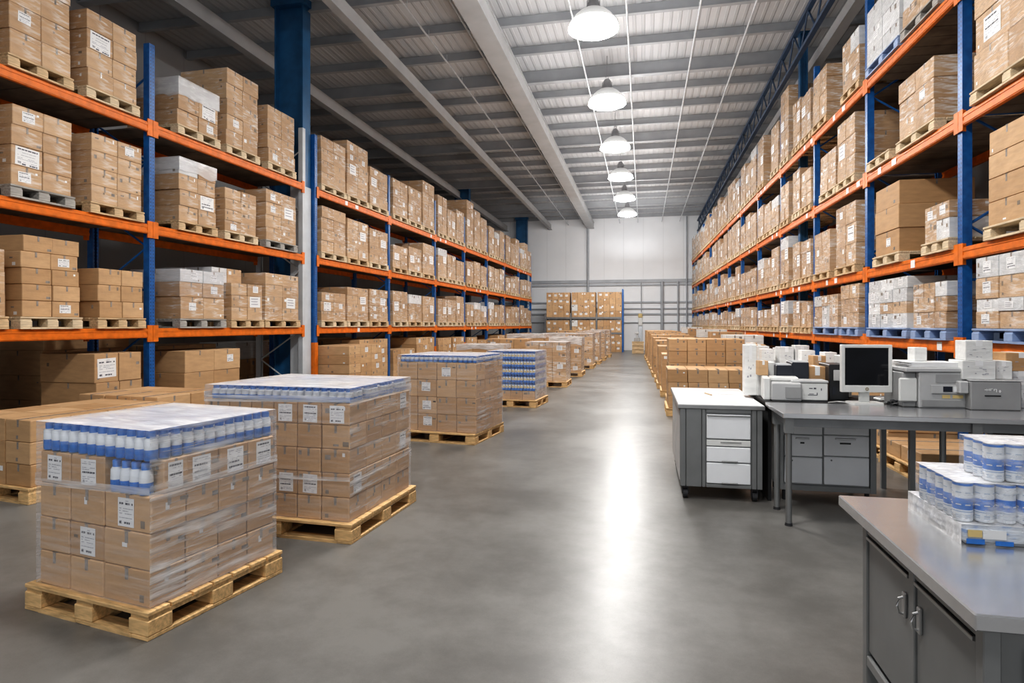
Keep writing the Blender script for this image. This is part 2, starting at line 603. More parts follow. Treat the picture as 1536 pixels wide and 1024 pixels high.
# ------------------------------------------------------------------ high bay lamps
def make_lamp(label, loc):
    t = thing('pendant_lamp', label, 'lamp', loc, 0, 'bell lamps hanging over the aisle')
    prof = [(0.475, 0.0), (0.47, 0.03), (0.455, 0.08), (0.42, 0.15), (0.36, 0.235), (0.28, 0.31), (0.20, 0.36), (0.13, 0.385), (0.0, 0.39)]
    inner = [(0.0, 0.37), (0.12, 0.365), (0.27, 0.295), (0.41, 0.14), (0.455, 0.02), (0.475, 0.0)]
    MB().lathe(prof, 40).build('lamp_shade', 'lamp_dome', t, True)
    MB().lathe([(0.0, -0.055), (0.2, -0.05), (0.36, -0.03), (0.44, 0.0), (0.45, 0.02), (0.0, 0.025)], 40).build('diffuser', 'lamp_glow', t, True)
    mb = MB().lathe([(0.13, 0.38), (0.13, 0.46), (0.10, 0.50), (0.085, 0.60), (0.05, 0.64), (0.0, 0.64)], 20)
    for k in range(10):
        a = k * math.pi / 5
        mb.box(-0.006 + 0.12 * math.cos(a), -0.006 + 0.12 * math.sin(a), 0.40, 0.006 + 0.12 * math.cos(a), 0.006 + 0.12 * math.sin(a), 0.56)
    mb.build('driver_housing', 'lamp_metal', t, True)
    MB().tube([(0, 0, 0.63), (0.03, 0, 0.66), (0.04, 0, 0.70), (0.0, 0, 0.74), (-0.03, 0, 0.71), (-0.02, 0, 0.68)], 0.012).build('hook', 'lamp_metal', t, True)
    MB().cyl((0, 0, 0.73), (0, 0, ZC - loc[2]), 0.009, n=6).build('cable', 'lamp_metal', t)
    return t


LZ = 7.22
lampY = [11.87 + 4.1 * k for k in range(6)]
lab = ['nearest bell pendant lamp, largest at the top of the view', 'second bell pendant lamp over the aisle from the camera',
       'third bell pendant lamp over the aisle from the camera', 'fourth bell pendant lamp, midway down the aisle ceiling',
       'fifth bell pendant lamp, one before the back wall', 'last and smallest bell pendant lamp, nearest the back wall']
lamp0 = make_lamp(lab[0], (-0.93, lampY[0], LZ))
for k in range(1, 6):
    dup(lamp0, (-0.93 + 0.025 * k, lampY[k], LZ), 0, lab[k])
extra = ['bell pendant lamp overhead, just above the top of the view', 'bell pendant lamp overhead, above the worktables', 'bell pendant lamp behind the viewer near the entrance']
for k, yy in enumerate((7.77, 3.67, -0.43)):
    dup(lamp0, (-0.93, yy, LZ), 0, extra[k])

for yy in (4.0, 14.0, 24.0, 34.0):     # added area lights, unseen from below, that brighten the roof
    li = bpy.data.lights.new('added_roof_fill', 'AREA')
    li.shape = 'RECTANGLE'
    li.size, li.size_y = 3.0, 9.5
    li.energy = 150
    li.color = (0.97, 0.985, 1.0)
    lo_ = bpy.data.objects.new('added_roof_fill', li)
    COL.objects.link(lo_)
    lo_.location = (-0.6, yy, 5.6)
    lo_.rotation_euler = (math.pi, 0, 0)

li = bpy.data.lights.new('added_wall_fill', 'AREA')  # added area light without a fixture, brightens the back wall
li.shape = 'RECTANGLE'
li.size, li.size_y = 8.0, 1.5
li.energy = 95
li.spread = math.radians(95)
lo_ = bpy.data.objects.new('added_wall_fill', li)
COL.objects.link(lo_)
lo_.location = (-1.5, 29.0, 6.6)
lo_.rotation_euler = (math.radians(80), 0, 0)

# ------------------------------------------------------------------ pallets
PAL = {}


def pallet_parts(w, d, near):
    key = (round(w, 2), round(d, 2), near)
    if key in PAL:
        return PAL[key]
    w, d = key[0], key[1]
    hx, hy = w / 2, d / 2
    top = MB()
    n = 7
    bw = d / n
    for i in range(n):
        y0 = -hy + i * bw
        top.box(-hx, y0 + (0.006 if i else 0), 0.122, hx, y0 + bw - (0.006 if i < n - 1 else 0), 0.144, 0, 0.003)
    for x in (-hx + 0.07, 0, hx - 0.07):
        top.box(x - 0.065, -hy + 0.01, 0.100, x + 0.065, hy - 0.01, 0.122, 0)
    blk = MB().box(-0.07, -0.0725, 0.0, 0.07, 0.0725, 0.078, 0, 0.004)
    spots = [(x, yy) for x in (-hx + 0.07, 0, hx - 0.07) for yy in (-hy + 0.0725, 0, hy - 0.0725)]
    bot = MB()
    for x in (-hx + 0.06, 0, hx - 0.06):
        bot.box(x - 0.06, -hy, 0, x + 0.06, hy, 0.022, 0, 0.003)
    for yy in (-hy + 0.05, hy - 0.05):
        for x in (-hx / 2, hx / 2):
            bot.box(x - hx / 2 + (0.0605 if x > 0 else 0.1205), yy - 0.05, 0, x + hx / 2 - (0.1205 if x > 0 else 0.0605), yy + 0.05, 0.022)
    if near:
        PAL[key] = (top, blk, bot, spots)
    else:
        for x, yy in spots:
            top.box(x - 0.07, yy - 0.0725, 0.022, x + 0.07, yy + 0.0725, 0.10)
        top.v += []
        o = len(top.v)
        top.v += bot.v
        top.f += [tuple(i + o for i in f) for f in bot.f]
        top.m += bot.m
        PAL[key] = (top,)
    return PAL[key]


PMESH = {}


def pmesh(tagname, mb, mat, key):
    k = (tagname, mat, key)
    if k not in PMESH:
        PMESH[k] = mb.mesh(tagname, [mat])
    return PMESH[k]


def pallet(M, w, d, mat, label, group, near):
    """M: frame whose origin is the middle of the footprint"""
    p = pallet_parts(w, d, near)
    key = (round(w, 2), round(d, 2), near)
    if not near:
        o = link('wooden_pallet' if mat != 'pallet_blue' else 'blue_pallet', pmesh('pallet', p[0], mat, key))
        o.matrix_world = M
        return tag(o, label, 'pallet', group)
    o = thing('wooden_pallet' if mat != 'pallet_blue' else 'blue_pallet', label, 'pallet', group=group)
    o.matrix_world = M
    link('top_deck', pmesh('top_deck', p[0], mat, key), o)
    link('bottom_deck', pmesh('bottom_deck', p[2], mat, key), o)
    for x, yy in p[3]:
        link('block', pmesh('block', p[1], mat, 'b'), o, Matrix.Translation((x, yy, 0.022)))
    return o


# ------------------------------------------------------------------ boxes: collected first, ranked, then built
BOXES = []


def add_box(M, size, label, group, film=False, white=False, lab=0, tape=True):
    BOXES.append(dict(M=M, s=size, label=label, group=group, film=film, white=white, lab=lab, tape=tape))


def load(M, w, d, heights, nx, ny, where, group, cols=None, film=False, white=None, labels=0.25, z0=0.144,
         biglabel=None, skip=(), jit=1.0, weights=None, rows=False, inset=None):
    """M: frame with the origin at the front left foot of the goods; x to the right, y inwards.  Adds the boxes of one load."""
    nl = len(heights)
    z = z0 + 0.001
    ws = weights or [1.0 / nx] * nx
    for k, h in enumerate(heights):
        layer = 'top layer' if k == nl - 1 else ('bottom layer' if k == 0 else ORD[nl - 1 - k] + ' layer')
        x = 0.0
        dx = R.uniform(-0.012, 0.012) * jit
        iw = inset.get(k, 0.0) if inset else 0.0
        for i in range(nx):
            bw = w * ws[i]
            for j in range(ny):
                bd = d / ny
                if ny > 1 and 0 < i < nx - 1 and 0 < j < ny - 1 and k < nl - 1:
                    continue
                if (k, i, j) in skip:
                    continue
                g = 0.004
                sx, sy, sz = bw - 2 * g - iw, bd - 2 * g, h - 0.002
                cxx = x + bw / 2 + dx + R.uniform(-.002, .002) * jit
                cyy = j * bd + bd / 2 + R.uniform(-0.004, 0.010) * jit
                Mb = M @ frame(cxx, cyy, z, R.uniform(-0.006, 0.006) * jit)
                cn = cols[i] if cols else ''
                rn = ''
                if ny > 1:
                    rn = ('front row' if j == 0 else ORD[j] + ' row')
                isw = bool(white and (k in white or (k, i) in white or (k, i, j) in white))
                lb = 0
                if biglabel and (k, i) == biglabel and j == 0:
                    lb = 2
                elif R.random() < labels and (j == 0 or i in (0, nx - 1)):
                    lb = 1
                word = 'white' if isw else ('labelled brown' if lb else 'brown')
                lt = f'{word} box, {layer}' + (f', {rn}' if rn else '') + (f', {cn}' if cn else '') + f', {where}'
                add_box(Mb, (sx, sy, sz), lt, group, film, isw, lb)
            x += bw
        z += h
    return z


# ------------------------------------------------------------------ racks
class Row:
    def __init__(self, p0, p1, side):
        self.o = Vector(p0)
        self.d = (Vector(p1) - Vector(p0)).normalized()
        self.side = side
        self.ang = math.atan2(self.d.y, self.d.x) if side == 'left' else math.atan2(-self.d.y, -self.d.x)

    def t(self, px):
        r = ray2(px)
        # o + t d = s r
        det = self.d.x * (-r.y) + r.x * self.d.y
        return ((-self.o.x) * (-r.y) + r.x * (-self.o.y)) / det

    def M(self, t, z=0.0, y=0.0):
        """frame at row position t; local y points into the rack"""
        p = self.o + self.d * t
        return frame(p.x, p.y, z, self.ang) @ Matrix.Translation((0, y, 0))

    def lx(self, t):
        return t if self.side == 'left' else -t


LROW = Row(at_depth(228, 9.0), at_depth(797, 35.5), 'left')
RROW = Row(at_depth(1440, 7.03), at_depth(1040, 37.2), 'right')
DEPTH = 1.10


def build_rack(name, label, row, bays, levels, top, posts, guards, extra_gap=()):
    root = thing(name, label, 'pallet rack')
    root.matrix_world = row.M(0)
    dec = root.matrix_world
    # upright frames
    for idx, (t, mat) in enumerate(posts):
        x = row.lx(t)
        mb = MB()
        for y0 in (0.0, DEPTH - 0.1):
            mb.box(-0.05, y0, 0.012, -0.044, y0 + 0.1, top).box(0.044, y0, 0.012, 0.05, y0 + 0.1, top)
            yf = y0 if y0 == 0 else y0 + 0.094
            mb.box(-0.044, yf, 0.012, 0.044, yf + 0.006, top)
            mb.box(-0.044, y0 + (0.094 if y0 == 0 else 0), 0.012, -0.018, y0 + (0.1 if y0 == 0 else 0.006), top)
            mb.box(0.018, y0 + (0.094 if y0 == 0 else 0), 0.012, 0.044, y0 + (0.1 if y0 == 0 else 0.006), top)
        fr = mb.build('upright_frame', mat, root, M=Matrix.Translation((x, 0, 0)))
        br = MB()
        z, s = 0.25, 0
        while z < top - 0.7:
            ya, yb = (0.08, DEPTH - 0.08) if s % 2 == 0 else (DEPTH - 0.08, 0.08)
            br.cyl((0, ya, z), (0, yb, z + 0.62), 0.016, n=6)
            if s % 3 == 0:
                br.cyl((0, 0.08, z), (0, DEPTH - 0.08, z), 0.016, n=6)
            z += 0.62
            s += 1
        br.build('bracing', mat, fr)
        for y0 in (0.05, DEPTH - 0.05):
            MB().box(-0.08, y0 - 0.07, 0, 0.08, y0 + 0.07, 0.012).build('foot_plate', 'galvanised', fr)
        if idx in guards:
            g = MB().box(-0.058, -0.012, 0.0, 0.058, -0.004, guards[idx]).box(-0.062, -0.012, 0, -0.054, 0.1, guards[idx]).box(0.054, -0.012, 0, 0.062, 0.1, guards[idx])
            g.build('post_guard', 'orange', fr)
    # beams and boards
    for bi, (ta, tb) in enumerate(bays):
        xa, xb = sorted((row.lx(ta), row.lx(tb)))
        xa += 0.052
        xb -= 0.052
        for li, zc in enumerate(levels):
            for back in (0, 1):
                y0 = -0.012 if not back else DEPTH - 0.04
                mb = MB()
                mb.box(xa, y0, zc - 0.07, xb, y0 + 0.05, zc + 0.07, 0, 0.006)
                mb.box(xa, y0 - 0.006, zc - 0.055, xb, y0, zc - 0.02, 0).box(xa, y0 - 0.006, zc + 0.02, xb, y0, zc + 0.055, 0)
                bm_ = mb.build('beam', 'orange', root)
                for xe, sg in ((xa, 1), (xb, -1)):
                    yo = -0.020 if not back else DEPTH + 0.012
                    cn = MB()
                    cn.box(xe - sg * 0.048, yo, zc - 0.125, xe + sg * 0.045, yo + 0.008, zc + 0.115)
                    cn.box(xe + sg * 0.0, yo + (0.007 if not back else 0.001), zc - 0.125, xe + sg * 0.006, yo + (0.055 if not back else -0.05), zc + 0.115)
                    cn.build('beam_connector', 'orange', bm_)
                if not back and R.random() < (0.75 if row.side == 'right' else 0.45):
                    lx = R.uniform(xa + 0.3, xb - 0.4)
                    st = MB()
                    st.box(lx, y0 - 0.009, zc - 0.05, lx + 0.12, y0 - 0.0065, zc + 0.05)
                    if R.random() < 0.6:
                        st.box(lx + 0.5, y0 - 0.009, zc - 0.045, lx + 0.65, y0 - 0.0065, zc + 0.045)
                    st.build('location_label', 'paper', bm_)
            if row.side == 'right' and bi == 3:
                continue
            dk = MB()
            nb = 9
            for q in range(nb):
                a = xa + 0.02 + (xb - xa - 0.04) * q / nb
                bnd = xa + 0.02 + (xb - xa - 0.04) * (q + 1) / nb
                dk.box(a + 0.01, 0.05, zc + 0.045, bnd - 0.01, DEPTH - 0.05, zc + 0.068)
            dk.build('deck_board', 'deck_board', root)
    return root


Lpx = [474, 584, 653, 697, 731, 757, 779, 797]
lt = [LROW.t(p) for p in Lpx]
t228, tend = LROW.t(228), LROW.t(456)
Lbays = [(t228 - 3.5, t228), (t228, tend)] + list(zip(lt[:-1], lt[1:]))
Llev = [1.48, 2.98, 4.45]
Lposts = [(t228 - 3.5, 'rack_blue'), (t228, 'rack_blue'), (tend, 'column_grey')] + [(t, 'rack_blue') for t in lt]
build_rack('pallet_rack', 'long blue and orange pallet rack along the left side of the aisle', LROW, Lbays, Llev, 5.67, Lposts,
           {1: 0.66, 3: 1.22, 5: 0.9, 6: 0.95})

dist0, step = 493.0, 0.81e-3
Rpx = [947 + 1 / (1 / dist0 + step * k) for k in range(12)]
rt = [RROW.t(p) for p in Rpx]
Rbays = [(rt[0] - 2.85, rt[0])] + list(zip(rt[:-1], rt[1:]))
Rlev = [1.345, 2.40, 3.90, 5.38]
Rposts = [(rt[0] - 2.85, 'rack_blue')] + [(t, 'rack_blue') for t in rt]
build_rack('pallet_rack', 'tall blue and orange pallet rack along the right side of the aisle', RROW, Rbays, Rlev, 6.85, Rposts, {})

BAYN = ORD
LSH = ['lowest shelf', 'middle shelf', 'top shelf']
RSH = ['lowest shelf', 'second shelf', 'third shelf', 'top shelf']
G_L, G_R = 'boxes on the left rack', 'boxes on the right rack'
PG_L, PG_R = 'pallets on the left rack', 'pallets on the right rack'
NLOAD = {}


def rack_load(row, lev, bay, n, ta, tb, hts, pal='pine_pale', nx=2, film=True, white=None, labels=0.12, biglabel=None,
              d=0.94, over=0.03, empty=False, weights=None, inset=None, dz=0.0):
    left = row is LROW
    zs = (Llev if left else Rlev)[lev] + 0.07
    sh = (LSH if left else RSH)[lev]
    w = abs(tb - ta)
    xa = min(row.lx(ta), row.lx(tb))
    base = row.M(0) @ Matrix.Translation((xa, -0.035, zs))
    near = bay <= 2
    word = {'pine_pale': 'pale wooden', 'pine': 'brown wooden', 'wood_grey': 'grey wooden', 'pallet_blue': 'blue'}[pal]
    what = 'empty ' if empty else ''
    side = 'left rack' if left else 'right rack'
    where = f'{side} {sh}, {BAYN[bay]} bay, {ORDF[n]} load'
    pl = f'{what}{word} pallet of {ORDF[n]} load, {side} {sh}, {BAYN[bay]} bay'
    pw = w + 2 * over
    pallet(base @ Matrix.Translation((w / 2, 0.47, 0)), pw, 0.98, pal, pl, PG_L if left else PG_R, near)
    if empty:
        return
    cols = (['near column', 'far column'] if left else ['far column', 'near column']) if nx == 2 else (None if nx == 1 else
            (['near column', 'middle column', 'far column'] if left else ['far column', 'middle column', 'near column']))
    load(base, w, d, hts, nx, 1, where, G_L if left else G_R, cols, film, white, labels, biglabel=biglabel, weights=weights, inset=inset)
    return base, w, sum(hts)


def cover(base, w, d, z0, z1, label, mat='film_milky', crown=0.0, z_off=0.144):
    """a sheet of stretch film over the top of a load (own thing)"""
    mb = MB()
    e = 0.012
    n = 6
    rr = random.Random(int(z1 * 1000 + w * 77))
    pts = {}

    def P(i, j, z, drop=0.0):
        return (i, j, z)
    top = z1 + e + z_off
    low = z0 + z_off
    # ring of skirt points
    ring = []
    for k in range(n):
        ring.append((-e + (w + 2 * e) * k / n, -e))
    for k in range(n):
        ring.append((w + e, -e + (d + 2 * e) * k / n))
    for k in range(n):
        ring.append((w + e - (w + 2 * e) * k / n, d + e))
    for k in range(n):
        ring.append((-e, d + e - (d + 2 * e) * k / n))
    lo = [(x, y_, low + rr.uniform(-0.03, 0.03)) for x, y_ in ring]
    mid = [(x + rr.uniform(-.004, .004), y_ + rr.uniform(-.004, .004), (low + top) / 2) for x, y_ in ring]
    hi = [(x, y_, top) for x, y_ in ring]
    vs = lo + mid + hi
    N = len(ring)
    fs = []
    for a in (0, N):
        for k in range(N):
            fs.append((a + k, a + (k + 1) % N, a + N + (k + 1) % N, a + N + k))
    mb._add(vs, fs, 0)
    g = 8
    o = []
    for a in range(g + 1):
        for c in range(g + 1):
            ed = a in (0, g) or c in (0, g)
            o.append((-e + (w + 2 * e) * a / g, -e + (d + 2 * e) * c / g, top + (0 if ed else rr.uniform(0, 0.012) + crown)))
    fs = [(a * (g + 1) + c, (a + 1) * (g + 1) + c, (a + 1) * (g + 1) + c + 1, a * (g + 1) + c + 1) for a in range(g) for c in range(g)]
    mb._add(o, fs, 1 if isinstance(mat, (list, tuple)) else 0)
    ob = mb.build('stretch_wrap', mat if isinstance(mat, (list, tuple)) else [mat], smooth=True, recalc=False)
    ob.matrix_world = base
    return tag(ob, label, 'plastic wrap', 'plastic film over loads')


def evenly(total, n):
    return [total / n] * n


# explicit loads of the two nearest bays on the left: (bay, level, n, px near, px far, height, layers, options)
LX = [
    (0, 2, 1, 10, 103, 1.20, 4, dict(pal='pine')),
    (0, 2, 2, 128, 203, 1.00, 4, dict(biglabel=(2, 0))),
    (1, 2, 0, 265, 325, 0.72, 3, dict(white=[2], biglabel=(1, 1))),
    (1, 2, 1, 338, 385, 1.31, 5, dict()),
    (1, 2, 2, 400, 440, 1.07, 4, dict()),
    (0, 1, 1, 14, 105, 0.92, 4, dict(pal='wood_grey', biglabel=(1, 0))),
    (0, 1, 2, 134, 210, 0.90, 4, dict(pal='pine')),
    (1, 1, 0, 266, 321, 0.97, 4, dict(white=[(3, 0)], biglabel=(1, 1), pal='pine')),
    (1, 1, 1, 335, 382, 0.74, 4, dict()),
    (1, 1, 2, 397, 442, 0.95, 4, dict(biglabel=(2, 1), pal='wood_grey')),
    (0, 0, 1, 29, 116, 0.95, 5, dict(film=False)),
    (0, 0, 2, 145, 212, 0.65, 3, dict(pal='pine', film=False)),
    (1, 0, 0, 268, 334, 0.75, 3, dict(pal='wood_grey', white=[2], labels=0.7)),
    (1, 0, 1, 345, 391, 0.63, 3, dict(pal='pine', biglabel=(1, 1), labels=0.4)),
    (1, 0, 2, 396, 446, 0.88, 4, dict(biglabel=(1, 1), pal='pine')),
]
for bay, lev, n, pa, pb, h, nl, op in LX:
    ta, tb = LROW.t(pa), LROW.t(pb)
    hs = evenly(h, nl)
    if (bay, lev, n) == (1, 0, 0):
        hs = [0.34, 0.23, 0.20]
    base, w, hh = rack_load(LROW, lev, bay, n, ta, tb, hs, **op)
    if (bay, lev, n) == (1, 2, 0):
        cover(base, w, 0.94, hh - 0.26, hh, 'crumpled white plastic over lowest load on left rack top shelf', 'film_milky', 0.02)
    if (bay, lev, n) == (1, 1, 0):
        cover(base, w, 0.94, hh - 0.2, hh, 'white plastic hood on first load of left rack middle shelf', 'film_milky', 0.01)
    if (bay, lev, n) == (1, 0, 0):
        cover(base, w, 0.94, hh - 0.40, hh, 'cloudy plastic around half of bulging load on left rack lowest shelf', 'film_clear', 0.01)
    if (bay, lev, n) == (1, 0, 1):
        b2 = base @ Matrix.Translation((-0.05, 0.35, 0))
        load(b2, w * 0.92, 0.55, [0.27], 2, 1, 'behind second load, left rack lowest shelf, second bay', G_L, ['near column', 'far column'], True, [(0, 0)], 0, z0=hh + 0.15)
# sliver of the first loads of the nearest bay (they run out of the frame)
for lev, h, nl in ((0, 0.75, 3), (1, 0.95, 4), (2, 1.1, 4)):
    tb = LROW.t((-12, -16, -22)[lev] if lev else 4)
    rack_load(LROW, lev, 0, 0, tb - 0.85, tb, evenly(h, nl), pal='pine')

# the further bays
spec = {(2, 2): [(1.05, 4), (1.28, 5), (0.95, 4)], (2, 1): [(1.0, 4), (0.92, 4), (0.86, 4)], (2, 0): [(0.62, 3), (0.8, 4), (0.82, 4)],
        (3, 2): [(0.98, 4), (1.0, 4), (1.42, 4)], (3, 1): [(0.62, 3), (0.70, 3), (0.95, 3)], (3, 0): [(0.85, 3), (0.8, 3), (0.8, 3)],
        (4, 2): [(1.25, 4), (0.95, 3), (1.1, 3)], (5, 2): [(1.7, 5), (1.5, 5), (1.35, 4)]}
for bay in range(2, 9):
    ta, tb = Lbays[bay]
    L = tb - ta
    for lev in range(3):
        for n in range(3):
            if (bay, lev) in spec:
                h, nl = spec[(bay, lev)][n]
            else:
                h = R.uniform(0.65, 0.98) if lev < 2 else R.uniform(0.9, 1.45)
                nl = max(2, round(h / 0.26))
            a = ta + 0.13 + (L - 0.26) * n / 3 + 0.04
            c = ta + 0.13 + (L - 0.26) * (n + 1) / 3 - 0.05
            rack_load(LROW, lev, bay, n, a, c, evenly(h, nl), pal=R.choice(['pine', 'pine_pale', 'pine_pale']), nx=2, labels=0.2,
                      white=([nl - 1] if R.random() < 0.15 else None), biglabel=(nl // 2, R.choice((0, 1))) if R.random() < 0.6 else None)

# explicit loads on the right (px far, px near)
RX = [
    (0, 0, 1, 1468, 1600, [0.18, 0.13, 0.22, 0.22], dict(pal='pallet_blue', nx=3, white=[1, 3], labels=0.5)),
    (0, 1, 1, 1488, 1640, [0.24, 0.24, 0.24, 0.24], dict(pal='pine_pale', over=0.06, film=False)),
    (0, 2, 1, 1466, 1600, [0.38, 0.38, 0.40], dict(pal='pine_pale', biglabel=(1, 0), over=0.05)),
    (0, 3, 1, 1466, 1600, [0.3, 0.3, 0.3], dict(pal='pine')),
    (1, 0, 1, 1306, 1364, [0.2, 0.16, 0.18, 0.16], dict(pal='pallet_blue', nx=3, white=[0, 2, 3, (1, 0)], labels=0.6)),
    (1, 0, 0, 1374, 1424, [0.2, 0.18, 0.18], dict(pal='pallet_blue', nx=3, white=[(2, 2)], labels=0.35)),
    (1, 1, 1, 1316, 1352, [0.33, 0.33, 0.33], dict(pal='pine_pale', nx=1, film=False, over=0.05)),
    (1, 1, 0, 1390, 1428, [0.24, 0.20], dict(pal='pine_pale', nx=2, white=[(0, 1)], labels=0.3)),
    (1, 2, 1, 1306, 1338, None, dict(pal='pine_pale', empty=True)),
    (1, 2, 0, 1352, 1405, [0.26, 0.26, 0.26], dict(pal='pine_pale', over=0.05, labels=0.3)),
    (1, 3, 1, 1304, 1352, [0.25, 0.3, 0.32], dict(pal='pallet_blue', white=[0, 1, 2], over=0.02)),
    (1, 3, 0, 1358, 1412, [0.25, 0.25, 0.3], dict(pal='wood_grey', white=[1, 2])),
    (2, 0, 1, 1224, 1259, [0.2, 0.2, 0.2], dict(pal='pallet_blue', nx=3, white=[(1, 1), (0, 1), (2, 0)], labels=0.4)),
    (2, 0, 0, 1264, 1291, [0.24, 0.24, 0.24], dict(pal='pallet_blue', labels=0.2)),
    (2, 1, 1, 1224, 1247, [0.26, 0.26, 0.26], dict(pal='pine')),
    (2, 1, 0, 1257, 1286, [0.35, 0.35, 0.35], dict(pal='pine', biglabel=(1, 1))),
    (2, 2, 1, 1233, 1256, [0.24, 0.24, 0.24], dict(pal='pine_pale')),
    (2, 2, 0, 1259, 1285, [0.34, 0.34, 0.34], dict(pal='pine_pale', biglabel=(1, 0))),
    (2, 3, 1, 1222, 1242, [0.24, 0.24, 0.24, 0.24], dict(pal='pine', over=0.05)),
    (2, 3, 0, 1266, 1292, [0.28, 0.28, 0.3], dict(pal='pine', white=[(2, 1)])),
]
for bay, lev, n, pa, pb, hs, op in RX:
    tb, ta = RROW.t(pa), RROW.t(pb)
    if bay == 0:
        ta = max(ta, tb - 1.25)
    rack_load(RROW, lev, bay, n, ta, tb, hs or [], **op)
_tc = RROW.t(1188)
_p = RROW.M(_tc, 0, 0.24).translation
RCOL = (_p.x, _p.y)
for bay in range(3, 12):
    ta, tb = Rbays[bay]
    L = tb - ta
    for lev in range(4):
        for n in range(3):
            if lev == 3:
                h = R.uniform(0.95, 1.35) if bay > 3 else (0.9, 1.0, 1.65)[n]
            elif lev == 0:
                h = R.uniform(0.45, 0.62)
            else:
                h = R.uniform(0.6, 1.08)
            if bay == 4 and lev == 3:
                h = (1.15, 0.0, 1.3)[n]
            if h == 0:
                continue
            nl = max(2, round(h / 0.25))
            a = ta + 0.10 + (L - 0.20) * n / 3 + 0.03
            c = ta + 0.10 + (L - 0.20) * (n + 1) / 3 - 0.04
            if bay == 3:   # the building column stands in this bay
                a, c = ((ta + 0.12, ta + 0.12 + (_tc - 0.22 - ta) / 2 - 0.06), (ta + 0.18 + (_tc - 0.22 - ta) / 2, _tc - 0.2), (_tc + 0.2, tb - 0.12))[n]
                if c - a < 0.35:
                    continue
            rack_load(RROW, lev, bay, n, a, c, evenly(h, nl), pal=R.choice(['pine', 'pine_pale']), nx=2, labels=0.2,
                      white=([nl - 1] if R.random() < 0.2 else None), biglabel=(nl // 2, R.choice((0, 1))) if R.random() < 0.5 else None)

# ------------------------------------------------------------------ floor loads under the racks
GF = 'boxes stacked on the floor'
PGF = 'pallets on the floor'


def floor_load(M, w, d, heights, nx, ny, where, pal='pine_floor', pw=None, pd=None, near=False, plabel=None, cols=None, **kw):
    """M: frame with the origin at the front left foot of the goods (front = camera side)"""
    pw = pw or w + 0.06
    pd = pd or d + 0.06
    pallet(M @ Matrix.Translation((w / 2, d / 2, 0)), pw, pd, pal, plabel or f'wooden pallet under {where}', PGF, near)
    cols = cols or [('leftmost' if i == 0 else ('rightmost' if i == nx - 1 else ORD[i] + ' from left')) for i in range(nx)]
    if nx == 1:
        cols = None
    return load(M, w, d, heights, nx, ny, where, GF, cols, **kw)


def rack_floor(row, ta, tb, heights, nx, where, y=-0.03, d=1.0, **kw):
    xa = min(row.lx(ta), row.lx(tb))
    M = row.M(0) @ Matrix.Translation((xa, y, 0))
    left = row is LROW
    cols = ['near side', 'far side'] if nx == 2 else (['near side', 'middle', 'far side'] if nx == 3 else None)
    if not left and cols:
        cols = cols[::-1]
    return floor_load(M, abs(tb - ta), d, heights, nx, kw.pop('ny', 1), where, cols=cols, **kw)


rack_floor(LROW, LROW.t(134), LROW.t(204), [0.34, 0.36, 0.38], 2, 'floor load under left rack, nearest bay', y=-0.1, d=0.9, near=True, labels=0.0, biglabel=(2, 0),
           plabel='wooden pallet on floor under left rack, nearest bay')
rack_floor(LROW, LROW.t(271), LROW.t(355), [0.35, 0.36, 0.34], 2, 'floor load under left rack, second bay', y=-0.08, d=0.9, near=True, labels=0.5,
           plabel='wooden pallet on floor under left rack, second bay')
rack_floor(LROW, LROW.t(60) - 1.6, LROW.t(60) - 0.5, [0.3, 0.3], 2, 'dark floor load under left rack, nearest bay', y=0.1, d=0.9, labels=0,
           plabel='wooden pallet in the dark under left rack, nearest bay')
for bay in range(2, 9):
    ta, tb = Lbays[bay]
    L = tb - ta
    for n in range(2):
        a = ta + 0.1 + (L - 0.2) * n / 2 + 0.05
        c = ta + 0.1 + (L - 0.2) * (n + 1) / 2 - 0.1
        h = R.uniform(0.75, 1.1)
        nl = round(h / 0.2)
        rack_floor(LROW, a, c, evenly(h, nl), 3, f'{ORDF[n]} floor load under left rack, {ORD[bay]} bay', y=-0.7 if bay == 2 and n == 0 else -0.05, labels=0.35,
                   plabel=f'wooden pallet of {ORDF[n]} floor load under left rack, {ORD[bay]} bay')
for k, (ya, yb, off, hs, nm) in enumerate(((6.98, 7.95, -0.80, [0.16], 'low load behind the bench'), (8.02, 9.05, -0.72, [0.2, 0.2], 'low load second behind the bench'))):
    fa, fb = (ya - RROW.o.y) / RROW.d.y, (yb - RROW.o.y) / RROW.d.y
    rack_floor(RROW, fa, fb, hs, 2, nm + ' on the floor', y=off, near=True, labels=0.5, plabel=f'wooden pallet on floor, {nm}')
for bay in range(0, 12):
    ta, tb = Rbays[bay]
    L = tb - ta
    for n in range(2):
        if bay == 0 or (bay == 1 and n == 0):
            continue
        a = ta + 0.1 + (L - 0.2) * n / 2 + 0.06
        c = ta + 0.1 + (L - 0.2) * (n + 1) / 2 - 0.08
        nl = R.choice((2, 3)) if bay > 2 else 2
        if bay == 3 and n == 1:
            continue
        rack_floor(RROW, a, c, [0.26] * nl, 2, f'{ORDF[n]} floor load under right rack, {ORD[bay]} bay', y=-0.05, labels=0.3, near=bay < 2,
                   white=[nl - 1] if R.random() < 0.25 else None, plabel=f'wooden pallet of {ORDF[n]} floor load under right rack, {ORD[bay]} bay')
# goods standing behind the left rack (second row in the dark)
for k in range(9):
    p = LROW.o + LROW.d * (-2.5 + k * 2.1)
    M = frame(p.x, p.y, 0, LROW.ang) @ Matrix.Translation((0, 1.5, 0))
    nl = R.choice((3, 4, 5))
    floor_load(M, 1.5, 0.9, [0.36] * nl, 2, 1, f'{ORDF[k]} dark load behind left rack', cols=['near column', 'far column'], labels=0.1, white=[nl - 1] if k % 3 == 0 else None,
               plabel=f'wooden pallet of {ORDF[k]} dark load behind left rack')

